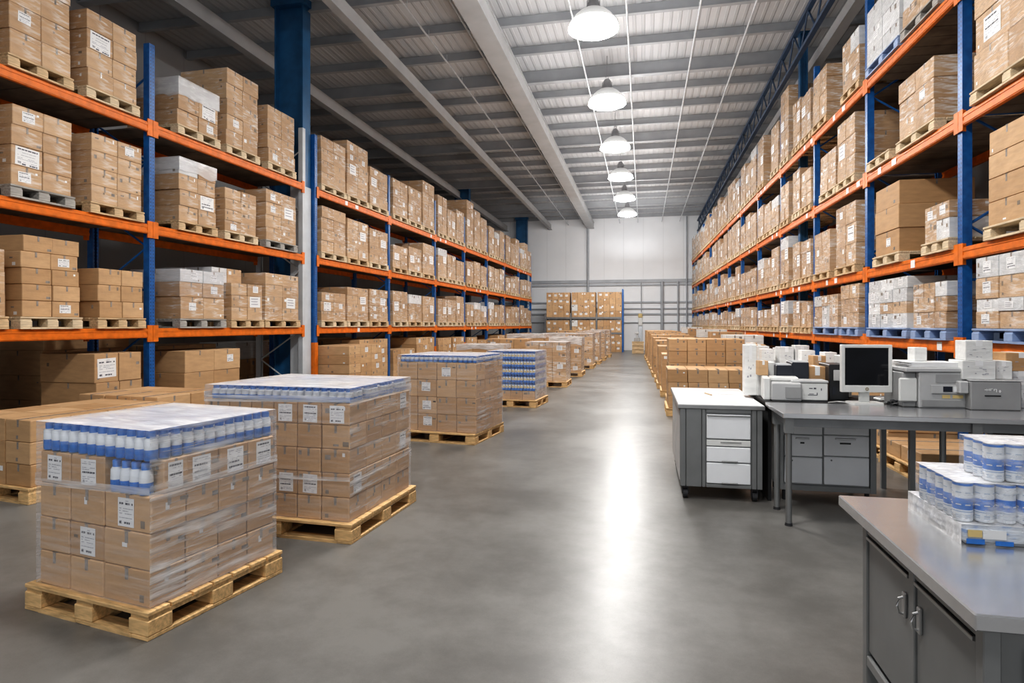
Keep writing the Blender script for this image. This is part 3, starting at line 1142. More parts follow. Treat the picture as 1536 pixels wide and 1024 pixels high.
# ------------------------------------------------------------------ wrapped pallets along the left of the aisle
def corner_frame(px, py, yaw, w):
    """frame whose origin is the front left floor corner, given the pixel of the front right floor corner"""
    p = on_z(px, py)
    return frame(p.x, p.y, 0, yaw) @ Matrix.Translation((-w, 0, 0))


CANS = {}


def can_mesh(r, h, kind):
    k = (r, h, kind)
    if k not in CANS:
        mb = MB()
        if kind == 'can':      # 0 white 1 blue 2 rim 3 text
            prof = [(r * 0.9, 0), (r, 0.004), (r, h * 0.24), (r, h * 0.27), (r, h * 0.30), (r, h * 0.56), (r, h * 0.60), (r, h * 0.92), (r * 1.0, h * 0.985), (r * 0.96, h), (r * 0.9, h * 0.985), (0, h * 0.985)]
            mats = [2, 0, 3, 0, 1, 1, 0, 0, 1, 2, 2]
            mats = [2, 0, 3, 0, 1, 1, 0, 1, 2, 2, 2]
            mb.lathe(prof, 18, mats=mats)
            for a in range(7):     # printed text blocks on the blue band and the white foot
                an = a * 0.9 + 0.3
                for zz, hh2, mm in ((0.42, 0.03, 0), (0.15, 0.025, 3), (0.10, 0.015, 3), (0.74, 0.02, 3)):
                    p = Vector((math.cos(an), math.sin(an), 0)) * (r * 1.006)
                    tdir = Vector((-math.sin(an), math.cos(an), 0)) * r * 0.28
                    mb.quad([p - tdir + Vector((0, 0, h * zz)), p + tdir + Vector((0, 0, h * zz)), p + tdir + Vector((0, 0, h * (zz + hh2))), p - tdir + Vector((0, 0, h * (zz + hh2)))], mm)
        else:                  # bottle: blue foot, white middle, blue cap
            prof = [(r * 0.9, 0), (r, 0.006), (r, h * 0.38), (r, h * 0.40), (r * 0.97, h * 0.70), (r * 0.72, h * 0.78), (r * 0.70, h * 0.80), (r * 0.72, h * 0.97), (r * 0.62, h), (0, h)]
            mats = [1, 1, 0, 0, 0, 1, 1, 1, 1]
            mb.lathe(prof, 14, mats=mats)
        CANS[k] = mb.mesh(kind, ['can_white', 'can_blue', 'can_rim', 'can_text'], True)
    return CANS[k]


def film_hull(w, d, h, mats, seg=5, bulge=0.004, seed=0):
    rr = random.Random(seed)
    mb = MB()

    def grid(fn, na, nb, mat):
        pts = [fn(a / na, b_ / nb) for a in range(na + 1) for b_ in range(nb + 1)]
        fs = [(a * (nb + 1) + b_, (a + 1) * (nb + 1) + b_, (a + 1) * (nb + 1) + b_ + 1, a * (nb + 1) + b_ + 1) for a in range(na) for b_ in range(nb)]
        mb._add(pts, fs, mat)

    def j(e):
        return rr.uniform(-bulge, bulge) if e else 0.0

    def inn(s, t):
        return 0.001 < s < 0.999 and 0.001 < t < 0.999
    x0, x1, y0, y1 = -w / 2, w / 2, -d / 2, d / 2
    grid(lambda s, t: (x0 + w * s, y0 + j(inn(s, t)), h * t), seg, seg, 0)
    grid(lambda s, t: (x1 + j(inn(s, t)), y0 + d * s, h * t), seg, seg, 1)
    grid(lambda s, t: (x1 - w * s, y1 + j(inn(s, t)), h * t), seg, seg, 0)
    grid(lambda s, t: (x0 + j(inn(s, t)), y1 - d * s, h * t), seg, seg, 1)
    grid(lambda s, t: (x0 + w * s, y0 + d * t, h + (j(inn(s, t)) * 1.5)), seg * 2, seg * 2, 2)
    return mb.mesh('film', mats, True, False)


def pack(name, label, cat, M, nx, ny, pitch, r, h, kind, group, hull=True, mats=('film_pack', 'film_pack', 'film_pack_top'), partname='can', seed=0):
    o = thing(name, label, cat, group=group)
    o.matrix_world = M
    me = can_mesh(r, h, kind)
    for a in range(nx):
        for c in range(ny):
            link(partname, me, o, Matrix.Translation(((a - (nx - 1) / 2) * pitch, (c - (ny - 1) / 2) * pitch, 0.001)) @ Matrix.Rotation(0.7 * a + 1.3 * c, 4, 'Z'))
    if hull:
        link('shrink_film', film_hull(nx * pitch + 0.003, ny * pitch + 0.003, h + 0.004, mats, 6, 0.0015, seed), o)
    return o


def wrap(M, w, d, z0, z1, label, mats, seed=1, bands=()):
    """stretch film round a whole load: own thing; the sides are faintly pleated"""
    e = 0.009
    rr = random.Random(seed)
    mb = MB()
    nu, nv = 10, 12

    def grid(fn, na, nb, mat):
        pts = [fn(a / na, b_ / nb) for a in range(na + 1) for b_ in range(nb + 1)]
        fs = [(a * (nb + 1) + b_, (a + 1) * (nb + 1) + b_, (a + 1) * (nb + 1) + b_ + 1, a * (nb + 1) + b_ + 1) for a in range(na) for b_ in range(nb)]
        mb._add(pts, fs, mat)

    def j(s, t):
        return rr.uniform(-0.004, 0.004) if (0.001 < s < 0.999 and 0.001 < t < 0.999) else 0
    hh = z1 + e - z0
    grid(lambda s, t: (-e + (w + 2 * e) * s, -e + j(s, t), z0 + hh * t), nu, nv, 0)
    grid(lambda s, t: (w + e + j(s, t), -e + (d + 2 * e) * s, z0 + hh * t), nu, nv, 1)
    grid(lambda s, t: (w + e - (w + 2 * e) * s, d + e + j(s, t), z0 + hh * t), nu, nv, 0)
    grid(lambda s, t: (-e + j(s, t), d + e - (d + 2 * e) * s, z0 + hh * t), nu, nv, 1)
    grid(lambda s, t: (-e + (w + 2 * e) * s, -e + (d + 2 * e) * t, z1 + e + abs(j(s, t)) * 2.5), 14, 14, 2)
    for (za, zb) in bands:
        e2 = e + 0.004
        ring = [(-e2, -e2), (w + e2, -e2), (w + e2, d + e2), (-e2, d + e2)]
        for k in range(4):
            p, q = ring[k], ring[(k + 1) % 4]
            mb._add([(p[0], p[1], za), (q[0], q[1], za + 0.03), (q[0], q[1], zb + 0.03), (p[0], p[1], zb)], [(0, 1, 2, 3)], 3)
    o = mb.build('stretch_wrap', mats, smooth=True, recalc=False)
    o.matrix_world = M
    return tag(o, label, 'plastic wrap', 'plastic film round the floor pallets')


# nearest pallet
P1w, P1d = 0.985, 0.95
M1 = corner_frame(222, 963, math.radians(-10), P1w)
pallet(M1 @ Matrix.Translation((P1w / 2, P1d / 2, 0)), P1w, P1d, 'pine_floor', 'wooden pallet nearest the camera, bottom left, under wrapped boxes', PGF, True)
g1w, g1d = 0.885, 0.87
G1 = M1 @ Matrix.Translation((0.07, 0.035, 0))
c3 = ['leftmost', 'middle', 'rightmost']
load(G1, g1w, g1d, [0.19, 0.19, 0.19, 0.178], 3, 4, 'nearest wrapped floor pallet', GF, c3, labels=0.0, jit=0.35, skip={(3, 2, 0)}, weights=[0.29, 0.31, 0.40])
# front labels follow the photograph
def setlab(where_, layer, col, row, val=1):
    for bx in BOXES:
        L_ = bx['label']
        if where_ in L_ and f'{layer} layer' in L_ and f'{row} row' in L_ and (', ' + col + ',') in L_:
            bx['lab'] = val
            bx['label'] = L_.replace('brown box', 'labelled brown box') if 'labelled' not in L_ else L_


for layer, col, row, val in (('top', 'leftmost', 'front', 3), ('top', 'middle', 'front', 3), ('third', 'rightmost', 'front', 0), ('second', 'rightmost', 'front', 3),
                             ('third', 'middle', 'front', 3), ('top', 'rightmost', 'second', 4), ('top', 'rightmost', 'third', 4), ('top', 'rightmost', 'fourth', 4)):
    if val:
        setlab('nearest wrapped floor pallet', layer, col, row, val)
zt = 0.144 + 0.748
pw, pd = g1w / 3, g1d / 4
n = 0
for a in range(3):
    for c in range(4):
        pack('bottle_pack', f'shrink pack of blue and white bottles, {("front", "second", "third", "back")[c]} row, {c3[a]}, atop nearest wrapped pallet', 'bottle pack',
             G1 @ frame(pw * (a + 0.5), pd * (c + 0.5), zt + 0.004), 4, 3, 0.0715, 0.0335, 0.150, 'bottle', 'bottle packs on the nearest pallet', hull=False, partname='bottle')
pack('bottle_pack', 'shrink pack of blue and white bottles between boxes at front right corner of nearest pallet', 'bottle pack',
     G1 @ frame(g1w - 0.185, 0.038, 0.144 + 0.572), 4, 1, 0.072, 0.034, 0.165, 'bottle', 'bottle packs on the nearest pallet', hull=False, partname='bottle')
add_box(G1 @ frame(g1w - 0.168, 0.155, 0.144 + 0.571), (0.33, 0.15, 0.176), 'labelled brown box behind bottle pack, front right corner, nearest wrapped floor pallet', GF, False, False, 4)
wrap(G1, g1w, g1d, 0.15, zt + 0.158, 'clear stretch film with white creases around nearest pallet load', ['film_clear', 'film_side', 'film_top', 'film_band'], 3, ((0.70, 0.74),))

# second pallet
P2w, P2d = 1.32, 1.16
M2 = corner_frame(527, 817, math.radians(-3), P2w)
pallet(M2 @ Matrix.Translation((P2w / 2, P2d / 2, 0)), P2w, P2d, 'pine_floor', 'wooden pallet second from the camera on the left of the aisle', PGF, True)
g2w, g2d = 1.25, 1.06
G2 = M2 @ Matrix.Translation((0.03, 0.04, 0))
c6 = ['leftmost'] + [ORD[i] + ' from left' for i in range(1, 5)] + ['rightmost']
load(G2, g2w, g2d, [0.178, 0.178, 0.178, 0.178, 0.16], 6, 4, 'second wrapped floor pallet', GF, c6, labels=0.0, jit=0.35, weights=[0.16, 0.16, 0.16, 0.165, 0.165, 0.19])
for layer, col, row, val in (('top', 'rightmost', 'front', 3), ('top', 'fifth from left', 'front', 3), ('top', 'fourth from left', 'front', 3), ('fourth', 'rightmost', 'front', 4),
                             ('fourth', 'fifth from left', 'front', 3), ('fourth', 'fourth from left', 'front', 3), ('top', 'rightmost', 'fourth', 4), ('third', 'rightmost', 'fourth', 4)):
    setlab('second wrapped floor pallet', layer, col, row, val)
zt2 = 0.144 + 0.872
for a in range(6):
    for c in range(4):
        if 0 < a < 5 and 0 < c < 3:
            continue
        pack('bottle_pack', f'pack of blue capped bottles, {("front", "second", "third", "back")[c]} row, {c6[a]}, atop second wrapped pallet', 'bottle pack',
             G2 @ frame(g2w / 6 * (a + 0.5), g2d / 4 * (c + 0.5), zt2 + 0.004), 3, 3, 0.067, 0.032, 0.10, 'bottle', 'bottle packs on the second pallet', hull=False, partname='bottle')
wrap(G2, g2w, g2d, 0.15, zt2 + 0.108, 'clear stretch film with white creases around second pallet load', ['film_clear', 'film_side', 'film_top', 'film_band'], 8, ((1.0, 1.05), (0.42, 0.45)))

# third pallet
P3w, P3d = 1.2, 1.15
M3 = corner_frame(712, 668, math.radians(-7), P3w)
pallet(M3 @ Matrix.Translation((P3w / 2, P3d / 2, 0)), P3w, P3d, 'pine_floor', 'wooden pallet third from the camera on the left of the aisle', PGF, True)
g3w, g3d = 1.17, 1.02
G3 = M3 @ Matrix.Translation((0.03, 0.05, 0))
c4 = ['leftmost', 'second from left', 'third from left', 'rightmost']
load(G3, g3w, g3d, [0.235, 0.235, 0.235, 0.235], 4, 3, 'third floor pallet by the aisle', GF, c4, labels=0.1, jit=0.5)
zt3 = 0.144 + 0.94
for a in range(4):
    for c in range(3):
        pack('bottle_pack', f'pack of blue capped bottles, {("front", "second", "back")[c]} row, {c4[a]}, atop third floor pallet', 'bottle pack',
             G3 @ frame(g3w / 4 * (a + 0.5), g3d / 3 * (c + 0.5), zt3 + 0.004), 4, 4, 0.070, 0.034, 0.085, 'bottle', 'bottle packs on the third pallet', hull=False, partname='bottle')
wrap(G3, g3w, g3d, 0.15, zt3 + 0.092, 'thin stretch film around brown boxes on third floor pallet', ['film_clear', 'film_side', 'film_top', 'film_band'], 5)

# fourth pallet: tiers of blue and white can packs
P4w, P4d = 1.05, 1.0
M4 = corner_frame(804, 612, math.radians(-5), P4w)
pallet(M4 @ Matrix.Translation((P4w / 2, P4d / 2, 0)), P4w, P4d, 'pine_floor', 'wooden pallet under blue can packs, fourth on left of aisle', PGF, True)
g4w, g4d = 0.98, 0.9
G4 = M4 @ Matrix.Translation((0.035, 0.05, 0))
load(G4, g4w, g4d, [0.17], 4, 3, 'under blue can packs, fourth floor pallet', GF, c4, labels=0, jit=0.4)
mb = MB()
for a in range(4):
    for c in range(3):
        x, y_ = (a - 1.5) * 0.058, (c - 1.0) * 0.092
        mb.box(x - 0.027, y_ - 0.044, 0.0, x + 0.027, y_ + 0.044, 0.045, 1, 0.006)
        mb.lathe([(0.026, 0.045), (0.027, 0.05), (0.027, 0.095), (0.020, 0.11), (0.02, 0.115)], 10, (x, y_, 0), [0, 0, 0, 1])
        mb.lathe([(0.021, 0.112), (0.021, 0.145), (0, 0.146)], 10, (x, y_, 0), [1, 1])
        mb.box(x - 0.02, y_ - 0.0285, 0.055, x + 0.02, y_ - 0.0265, 0.085, 3)
pk_me = mb.mesh('can_pack', ['can_white', 'can_blue', 'can_rim', 'label_yellow'], False)
tiers = ['bottom', 'second', 'third', 'fourth', 'top']
for k in range(5):
    for a in range(4):
        for c in range(3):
            if 0 < a < 3 and c == 1 and k < 4:
                continue
            o = link('can_pack', pk_me)
            o.matrix_world = G4 @ frame(g4w / 4 * (a + 0.5), g4d / 3 * (c + 0.5), 0.144 + 0.175 + k * 0.152)
            tag(o, f'blue and white can pack, {tiers[k]} tier, {("front", "second", "back")[c]} row, {c4[a]}, fourth floor pallet', 'can pack', 'can packs on the fourth pallet')
wrap(G4, g4w, g4d, 0.15, 0.144 + 0.175 + 5 * 0.152, 'hazy stretch film around blue can packs on fourth floor pallet', ['film_clear', 'film_milky', 'film_top', 'film_band'], 6)

# further pallets along the left of the aisle
for k, (px, py, h, nl, w, d) in enumerate(((849, 581, 1.0, 4, 1.05, 1.0), (872, 565, 1.06, 4, 1.0, 1.0), (889, 553, 1.12, 4, 1.0, 1.1), (899, 546.5, 1.15, 5, 1.0, 1.1), (907, 541, 1.18, 5, 1.0, 1.1), (915, 536, 1.2, 5, 1.0, 1.1))):
    M = corner_frame(px, py, 0.0, w)
    nm = ORD[k + 4] + ' floor pallet left of aisle'
    floor_load(M, w, d, evenly(h, nl), 3, 3, nm, near=k < 2, labels=0.12, jit=0.6, film=True, plabel=f'wooden pallet, {ORD[k + 4]} from camera on left of aisle')
    cover(M, w, d, h - (0.22 if k % 2 else 0.1), h, f'white plastic sheet capping {nm}', ['film_clear', 'film_top'] if k != 1 else ['film_milky', 'film_top'])
# a further line of loads between those pallets and the left rack
for k, (Y, X, h) in enumerate(((15.0, -4.6, 0.95), (17.2, -4.4, 1.05), (19.6, -4.3, 1.15), (22.4, -4.2, 1.0), (25.5, -4.1, 1.1), (28.5, -4.0, 1.2))):
    M = frame(X, Y, 0, R.uniform(-0.05, 0.05))
    nl = 4
    nm = f'{ORDF[k]} load between left rack and aisle pallets'
    floor_load(M, 1.2, 1.0, evenly(h, nl), 3, 2, nm, labels=0.15, jit=0.6, plabel=f'wooden pallet of {nm}')
    if k % 2 == 0:
        cover(M, 1.2, 1.0, h - 0.12, h, f'white plastic sheet capping {nm}', ['film_milky', 'film_top'])
# low stack at the far left edge and a lower one behind the nearest pallet
pL = on_z(49, 757)
ML = frame(pL.x, pL.y, 0, math.radians(-9)) @ Matrix.Translation((-1.1, 0, 0))
floor_load(ML, 1.06, 1.45, [0.20, 0.20, 0.20], 3, 4, 'low stack at left edge of view', pw=1.1, pd=1.5, near=True, labels=0.0, jit=0.6, plabel='wooden pallet at left edge under low stack of boxes')
pM = on_z(205, 700)
MM = frame(pM.x - 0.95, pM.y + 0.15, 0, math.radians(-6))
floor_load(MM, 1.2, 0.95, [0.22, 0.22, 0.2], 3, 2, 'low stack behind nearest wrapped pallet', near=True, labels=0.1, jit=0.6, plabel='wooden pallet of low stack behind nearest wrapped pallet')

# ------------------------------------------------------------------ pallets along the right of the aisle
pR = on_z(1002, 624)
MR = frame(pR.x, pR.y, 0, 0.0)
floor_load(MR, 1.36, 1.0, [0.22, 0.23, 0.23], 4, 3, 'first floor load right of aisle', near=True, labels=0.1, jit=0.6, plabel='wooden pallet of first floor load right of aisle')
MR2 = frame(pR.x + 0.06, pR.y + 1.35, 0, 0.0)
floor_load(MR2, 1.42, 1.0, [0.25, 0.23, 0.23, 0.23, 0.24], 4, 3, 'taller second floor load right of aisle', labels=0.08, jit=0.6, plabel='wooden pallet of taller second load right of aisle')
yy = pR.y + 3.0
for k, h in enumerate((0.80, 0.92, 1.02, 1.06, 1.12, 1.16, 1.2, 1.2, 1.2, 1.2)):
    M = frame(0.40 - 0.035 * k, yy, 0, R.uniform(-0.03, 0.03))
    nl = round(h / 0.24)
    nm = f'{ORDF[k + 2]} floor load right of aisle'
    floor_load(M, 1.25, 1.0, evenly(h, nl), 3, 2, nm, labels=0.12, jit=0.6, plabel=f'wooden pallet of {nm}')
    yy += 1.75
for k, (X, Y, h) in enumerate(((2.0, 16.2, 1.2), (1.9, 18.6, 1.25), (1.8, 21.4, 1.3), (1.75, 25.0, 1.3), (1.7, 29.0, 1.35))):
    nl = 5
    nm = f'{ORDF[k]} load beside right rack'
    floor_load(frame(X, Y, 0, 0), 0.9, 1.0, evenly(h, nl), 2, 2, nm, labels=0.15, jit=0.6, white=[nl - 1] if k % 2 == 0 else None, cols=['left column', 'right column'], plabel=f'wooden pallet of {nm}')

# ------------------------------------------------------------------ rack at the back wall
YK = 36.9
xa, xb = x_at(818, YK), x_at(934, YK)
root = thing('shelving_rack', 'dark shelving rack full of brown boxes before the back wall', 'shelving', (xa, YK, 0))
for k in range(4):
    x = (xb - xa) * k / 3
    mb = MB()
    for y0 in (0.0, 0.9):
        mb.box(x - 0.04, y0, 0, x + 0.04, y0 + 0.08, 3.7 if k == 3 else 2.3)
    mb.build('upright', 'rack_blue' if k == 3 else 'steel_dark', root)
for z in (1.15, 2.06):
    for k in range(3):
        x0, x1 = (xb - xa) * k / 3 + 0.045, (xb - xa) * (k + 1) / 3 - 0.045
        MB().box(x0, 0, z - 0.1, x1, 0.98, z).build('shelf', 'steel_dark', root)
for tier, (z0, hs) in enumerate(((0.002, [0.36, 0.36, 0.36 - 0.04]), (1.152, [0.36, 0.36]), (2.062, [0.37, 0.37, 0.37, 0.36]))):
    for k in range(3):
        x0 = xa + (xb - xa) * k / 3 + 0.06
        wv = (xb - xa) / 3 - 0.12
        load(frame(x0, YK + 0.02, 0), wv, 0.85, hs, 4, 1, f'back wall shelving, {("bottom", "middle", "top")[tier]} tier, {("left", "centre", "right")[k]} bay', 'boxes on the back shelving',
             ['leftmost', 'second', 'third', 'rightmost'], labels=0.55, z0=z0, jit=0.8, white=[(1, 0)] if k == 1 else None)
# crate with a small machine, and a dispenser on the wall
cx = x_at(957, 35.5)
t = thing('wooden_crate', 'small wooden crate on the floor near back wall end of aisle', 'crate', (cx, 35.5, 0))
mb = MB()
for z in (0.0, 0.21, 0.42):
    mb.box(-0.32, -0.3, z + 0.01, 0.32, -0.27, z + 0.2).box(-0.32, 0.27, z + 0.01, 0.32, 0.3, z + 0.2)
    mb.box(-0.32, -0.27, z + 0.01, -0.29, 0.27, z + 0.2).box(0.29, -0.27, z + 0.01, 0.32, 0.27, z + 0.2)
mb.build('slats', 'pine', t)
MB().box(-0.33, -0.31, 0.62, 0.33, 0.31, 0.66).build('lid', 'pine', t)
t = thing('tabletop_machine', 'small grey machine standing on wooden crate at aisle end', 'machine', (cx - 0.05, 35.5, 0.66))
MB().box(-0.16, -0.15, 0, 0.16, 0.15, 0.22, 0, 0.02).build('base', 'plastic_grey', t)
MB().box(-0.05, -0.04, 0.22, 0.05, 0.1, 0.45, 0, 0.01).box(-0.12, -0.1, 0.42, 0.1, 0.06, 0.55, 0, 0.02).build('head', 'plastic_lightgrey', t)
t = thing('wall_dispenser', 'white dispenser with orange top on back wall above crate', 'dispenser', (x_at(960.5, YB - 0.15), YB - 0.15, 0))
MB().box(-0.12, 0, 1.55, 0.12, 0.14, 2.05, 0, 0.02).build('body', 'plastic_white', t)
MB().box(-0.13, -0.02, 2.05, 0.13, 0.14, 2.3, 0, 0.03).build('cap', 'label_yellow', t)
MB().box(-0.12, 0.0, 0.3, 0.12, 0.14, 1.53, 0, 0.02).build('lower_panel', 'can_rim', t)

# ------------------------------------------------------------------ building columns
def column(X, Y, label, cover_z, hx=0.33, hy=0.15, mat='column_blue'):
    mb = MB().box(-hx, -hy, 0, -hx + 0.03, hy, 8.3).box(hx - 0.03, -hy, 0, hx, hy, 8.3).box(-hx + 0.03, -0.012, 0, hx - 0.03, 0.012, 8.3)
    mb.box(-hx - 0.06, -hy - 0.05, 8.3, hx + 0.06, hy + 0.05, ZC)
    o = struct('steel_column', mb, mat, M=frame(X, Y))
    if cover_z:
        c = MB().box(hx + 0.002, -hy, 0, hx + 0.014, hy, cover_z).box(0.05, -hy - 0.012, 0, hx + 0.014, -hy - 0.002, cover_z)
        c.build('column_cover', 'column_grey', o)
    return o


column(-7.28, (LROW.M((tend + lt[0]) / 2).translation.y), None, 4.5, 0.33, 0.15)
pc = at_depth(694, 30.2)
column(pc.x, pc.y, None, 0, 0.36, 0.16)
pc = at_depth(783, 39.6)
column(pc.x, pc.y, None, 0, 0.36, 0.15)
column(*RCOL, None, 0, 0.085, 0.085)

# ------------------------------------------------------------------ work area on the right
# front steel table with cans
T = thing('steel_worktable', 'stainless steel cabinet table in the right foreground under the cans', 'worktable')
MB().box(0.785, 1.70, 0.858, 1.60, 2.775, 0.90, 0, 0.004).build('tabletop', 'steel', T)
MB().box(0.845, 1.77, 0.37, 1.55, 2.58, 0.855).build('cabinet_body', 'steel_mid', T)
mb = MB()
for (x, y_) in ((0.835, 1.745), (0.835, 2.56), (1.53, 1.745), (1.53, 2.56), (0.835, 2.145)):
    MB().box(x - 0.02, y_ - 0.02, 0.22 if y_ != 2.145 else 0.36, x + 0.02, y_ + 0.02, 0.857, 0, 0.003).build('post', 'steel_mid', T)
MB().box(0.815, 1.767, 0.33, 0.85, 2.538, 0.368, 0, 0.003).build('side_rail', 'steel_mid', T)
MB().box(0.857, 1.725, 0.33, 1.508, 1.764, 0.368, 0, 0.003).build('front_rail', 'steel_mid', T)
for ya, yb, hy in ((1.775, 2.12, 2.09), (2.17, 2.535, 2.20)):
    dr = MB().box(0.822, ya, 0.385, 0.843, yb, 0.80, 0, 0.003).box(0.812, ya, 0.80, 0.843, yb, 0.812, 1, 0.002).build('door', ['steel_mid', 'steel_edge'], T)
    MB().box(0.812, hy - 0.012, 0.665, 0.822, hy + 0.012, 0.745, 0, 0.003).tube([(0.815, hy, 0.73), (0.80, hy, 0.725), (0.795, hy, 0.70), (0.80, hy, 0.68), (0.815, hy, 0.675)], 0.004, 6).build('handle', 'steel_edge', dr)
MB().box(0.818, 1.768, 0.818, 0.844, 2.538, 0.856, 0, 0.002).build('apron', 'steel_mid', T)
MB().box(0.93, 1.745, 0.40, 1.45, 1.765, 0.79, 0, 0.003).build('front_panel', 'steel_dark', T)
for (x, y_) in ((0.84, 1.78), (0.84, 2.54), (1.52, 1.78), (1.52, 2.54)):
    mb = MB().cyl((x - 0.018, y_, 0.06), (x + 0.018, y_, 0.06), 0.06, n=16)
    mb.box(x - 0.026, y_ - 0.02, 0.06, x - 0.020, y_ + 0.02, 0.215).box(x + 0.020, y_ - 0.02, 0.06, x + 0.026, y_ + 0.02, 0.215).box(x - 0.026, y_ - 0.025, 0.205, x + 0.026, y_ + 0.025, 0.22)
    mb.build('caster', 'rubber', T)

# tray and cans on it
TY = thing('film_wrapped_tray', 'flat film wrapped tray with blue print on steel table, under the cans', 'tray', (1.24, 2.43, 0.90))
MB().box(-0.245, -0.2, 0.002, 0.245, 0.2, 0.062, 0, 0.012).build('tray_base', 'tray_print', TY)
MB().box(-0.232, -0.2055, 0.028, -0.192, -0.2035, 0.050, 0).box(-0.19, -0.2055, 0.024, -0.125, -0.2035, 0.052, 1).box(-0.236, -0.2055, 0.006, -0.185, -0.2035, 0.022, 2).box(-0.155, -0.2055, 0.005, -0.105, -0.2035, 0.019, 2).build('printed_panel', ['label_yellow', 'paper', 'can_blue'], TY)
link('shrink_film', film_hull(0.50, 0.406, 0.066, ['film_pack', 'film_pack_top', 'film_pack_top'], 8, 0.003, 4), TY)
cp = 'can packs on the front table'
zt = 0.967
pack('can_pack', 'film wrapped cans in lower tier on tray, front left pack', 'can pack', frame(1.105, 2.335, zt), 4, 3, 0.06, 0.0285, 0.124, 'can', cp, seed=1)
pack('can_pack', 'film wrapped cans in lower tier on tray, rear left pack', 'can pack', frame(1.105, 2.490, zt), 4, 2, 0.06, 0.0285, 0.124, 'can', cp, seed=2)
pack('can_pack', 'film wrapped cans in lower tier on tray, front right pack', 'can pack', frame(1.350, 2.335, zt), 4, 3, 0.06, 0.0285, 0.124, 'can', cp, seed=3)
pack('can_pack', 'film wrapped cans in lower tier on tray, rear right pack', 'can pack', frame(1.350, 2.490, zt), 4, 2, 0.06, 0.0285, 0.124, 'can', cp, seed=4)
zt += 0.129
pack('can_pack', 'film wrapped cans in upper tier, left pack', 'can pack', frame(1.20, 2.350, zt), 4, 3, 0.06, 0.0285, 0.120, 'can', cp, seed=5)
pack('can_pack', 'film wrapped cans in upper tier, right pack', 'can pack', frame(1.45, 2.350, zt), 4, 3, 0.06, 0.0285, 0.120, 'can', cp, seed=6)

# mobile cabinet with white top
Y0, Y1, X0, X1 = 5.90, 7.42, 0.32, 1.055
T = thing('mobile_cabinet', 'grey rolling cabinet with white top and three white drawers', 'cabinet')
MB().box(X0 - 0.01, Y0 - 0.015, 0.835, X1 + 0.01, Y1, 0.87, 1, 0.003).box(X0 - 0.005, Y0 - 0.01, 0.868, X1 + 0.005, Y1 - 0.005, 0.8745, 0, 0.002).build('countertop', ['white_laminate', 'steel_edge'], T)
MB().box(X0 + 0.02, Y0 + 0.02, 0.13, X1 - 0.02, Y1 - 0.03, 0.833).build('cabinet_body', 'steel_mid', T)
mb = MB()
for x0, x1, z0, z1 in ((X0 + 0.01, X0 + 0.06, 0.12, 0.833), (X0 + 0.065, X0 + 0.20, 0.12, 0.833), (X0 + 0.205, X0 + 0.235, 0.12, 0.833), (X1 - 0.10, X1 - 0.06, 0.12, 0.833), (X1 - 0.055, X1 - 0.01, 0.12, 0.833),
                       (X0 + 0.24, X1 - 0.105, 0.12, 0.15), (X0 + 0.24, X1 - 0.105, 0.80, 0.833)):
    mb.box(x0, Y0, z0, x1, Y0 + 0.02, z1, 0, 0.003)
mb.build('front_frame', 'steel_mid', T)
dx0, dx1 = X0 + 0.245, X1 - 0.11
for z0, z1 in ((0.565, 0.785), (0.355, 0.49), (0.158, 0.345)):
    d_ = MB().box(dx0, Y0 - 0.004, z0, dx1, Y0 + 0.019, z1, 0, 0.006).build('drawer', 'drawer_white', T)
    hz = z1 - 0.012 if z0 > 0.5 else z0 + 0.006
    MB().box(dx0 + (0.005 if z0 > 0.5 else 0.13), Y0 - 0.014, hz - 0.005, dx1 - (0.005 if z0 > 0.5 else 0.11), Y0 - 0.004, hz + 0.008, 0, 0.003).build('handle', 'steel_edge', d_)
tr = MB().box(dx0, Y0 - 0.002, 0.50, dx1, Y0 + 0.019, 0.553, 0, 0.004).build('tray_drawer', 'plastic_white', T)
MB().box(dx0 + 0.12, Y0 - 0.008, 0.53, dx1 - 0.08, Y0 - 0.002, 0.540, 0, 0.002).build('handle', 'steel_edge', tr)
for ya, yb in ((Y0 + 0.06, 6.62), (6.68, Y1 - 0.08)):
    MB().box(X0 + 0.008, ya, 0.16, X0 + 0.02, yb, 0.80, 0, 0.004).build('side_panel', 'plastic_lightgrey', T)
for x, y_ in ((X0 + 0.06, Y0 + 0.06), (X1 - 0.07, Y0 + 0.06), (X0 + 0.06, Y1 - 0.1), (X1 - 0.07, Y1 - 0.1)):
    mb = MB().cyl((x - 0.02, y_, 0.045), (x + 0.02, y_, 0.045), 0.045, n=16).box(x - 0.028, y_ - 0.022, 0.04, x - 0.021, y_ + 0.022, 0.128).box(x + 0.021, y_ - 0.022, 0.04, x + 0.028, y_ + 0.022, 0.128).box(x - 0.028, y_ - 0.03, 0.10, x + 0.028, y_ + 0.03, 0.13)
    mb.build('caster', 'rubber', T)
p = on_z(1062, 592, 0.875)
tag(MB().cyl((p.x - 0.02, p.y + 0.12, 0.881), (p.x + 0.03, p.y - 0.06, 0.881), 0.006, n=8).build('pencil', 'pine', smooth=True), 'brown pencil lying on the white cabinet top', 'pencil')
p = on_z(1082, 590, 0.875)
tag(MB().box(-0.09, -0.06, 0.0, 0.09, 0.06, 0.002).build('paper_sheet', 'paper', M=frame(p.x + 0.05, p.y, 0.8755, 0.4)), 'small loose sheet of paper on the white cabinet top', 'paper')

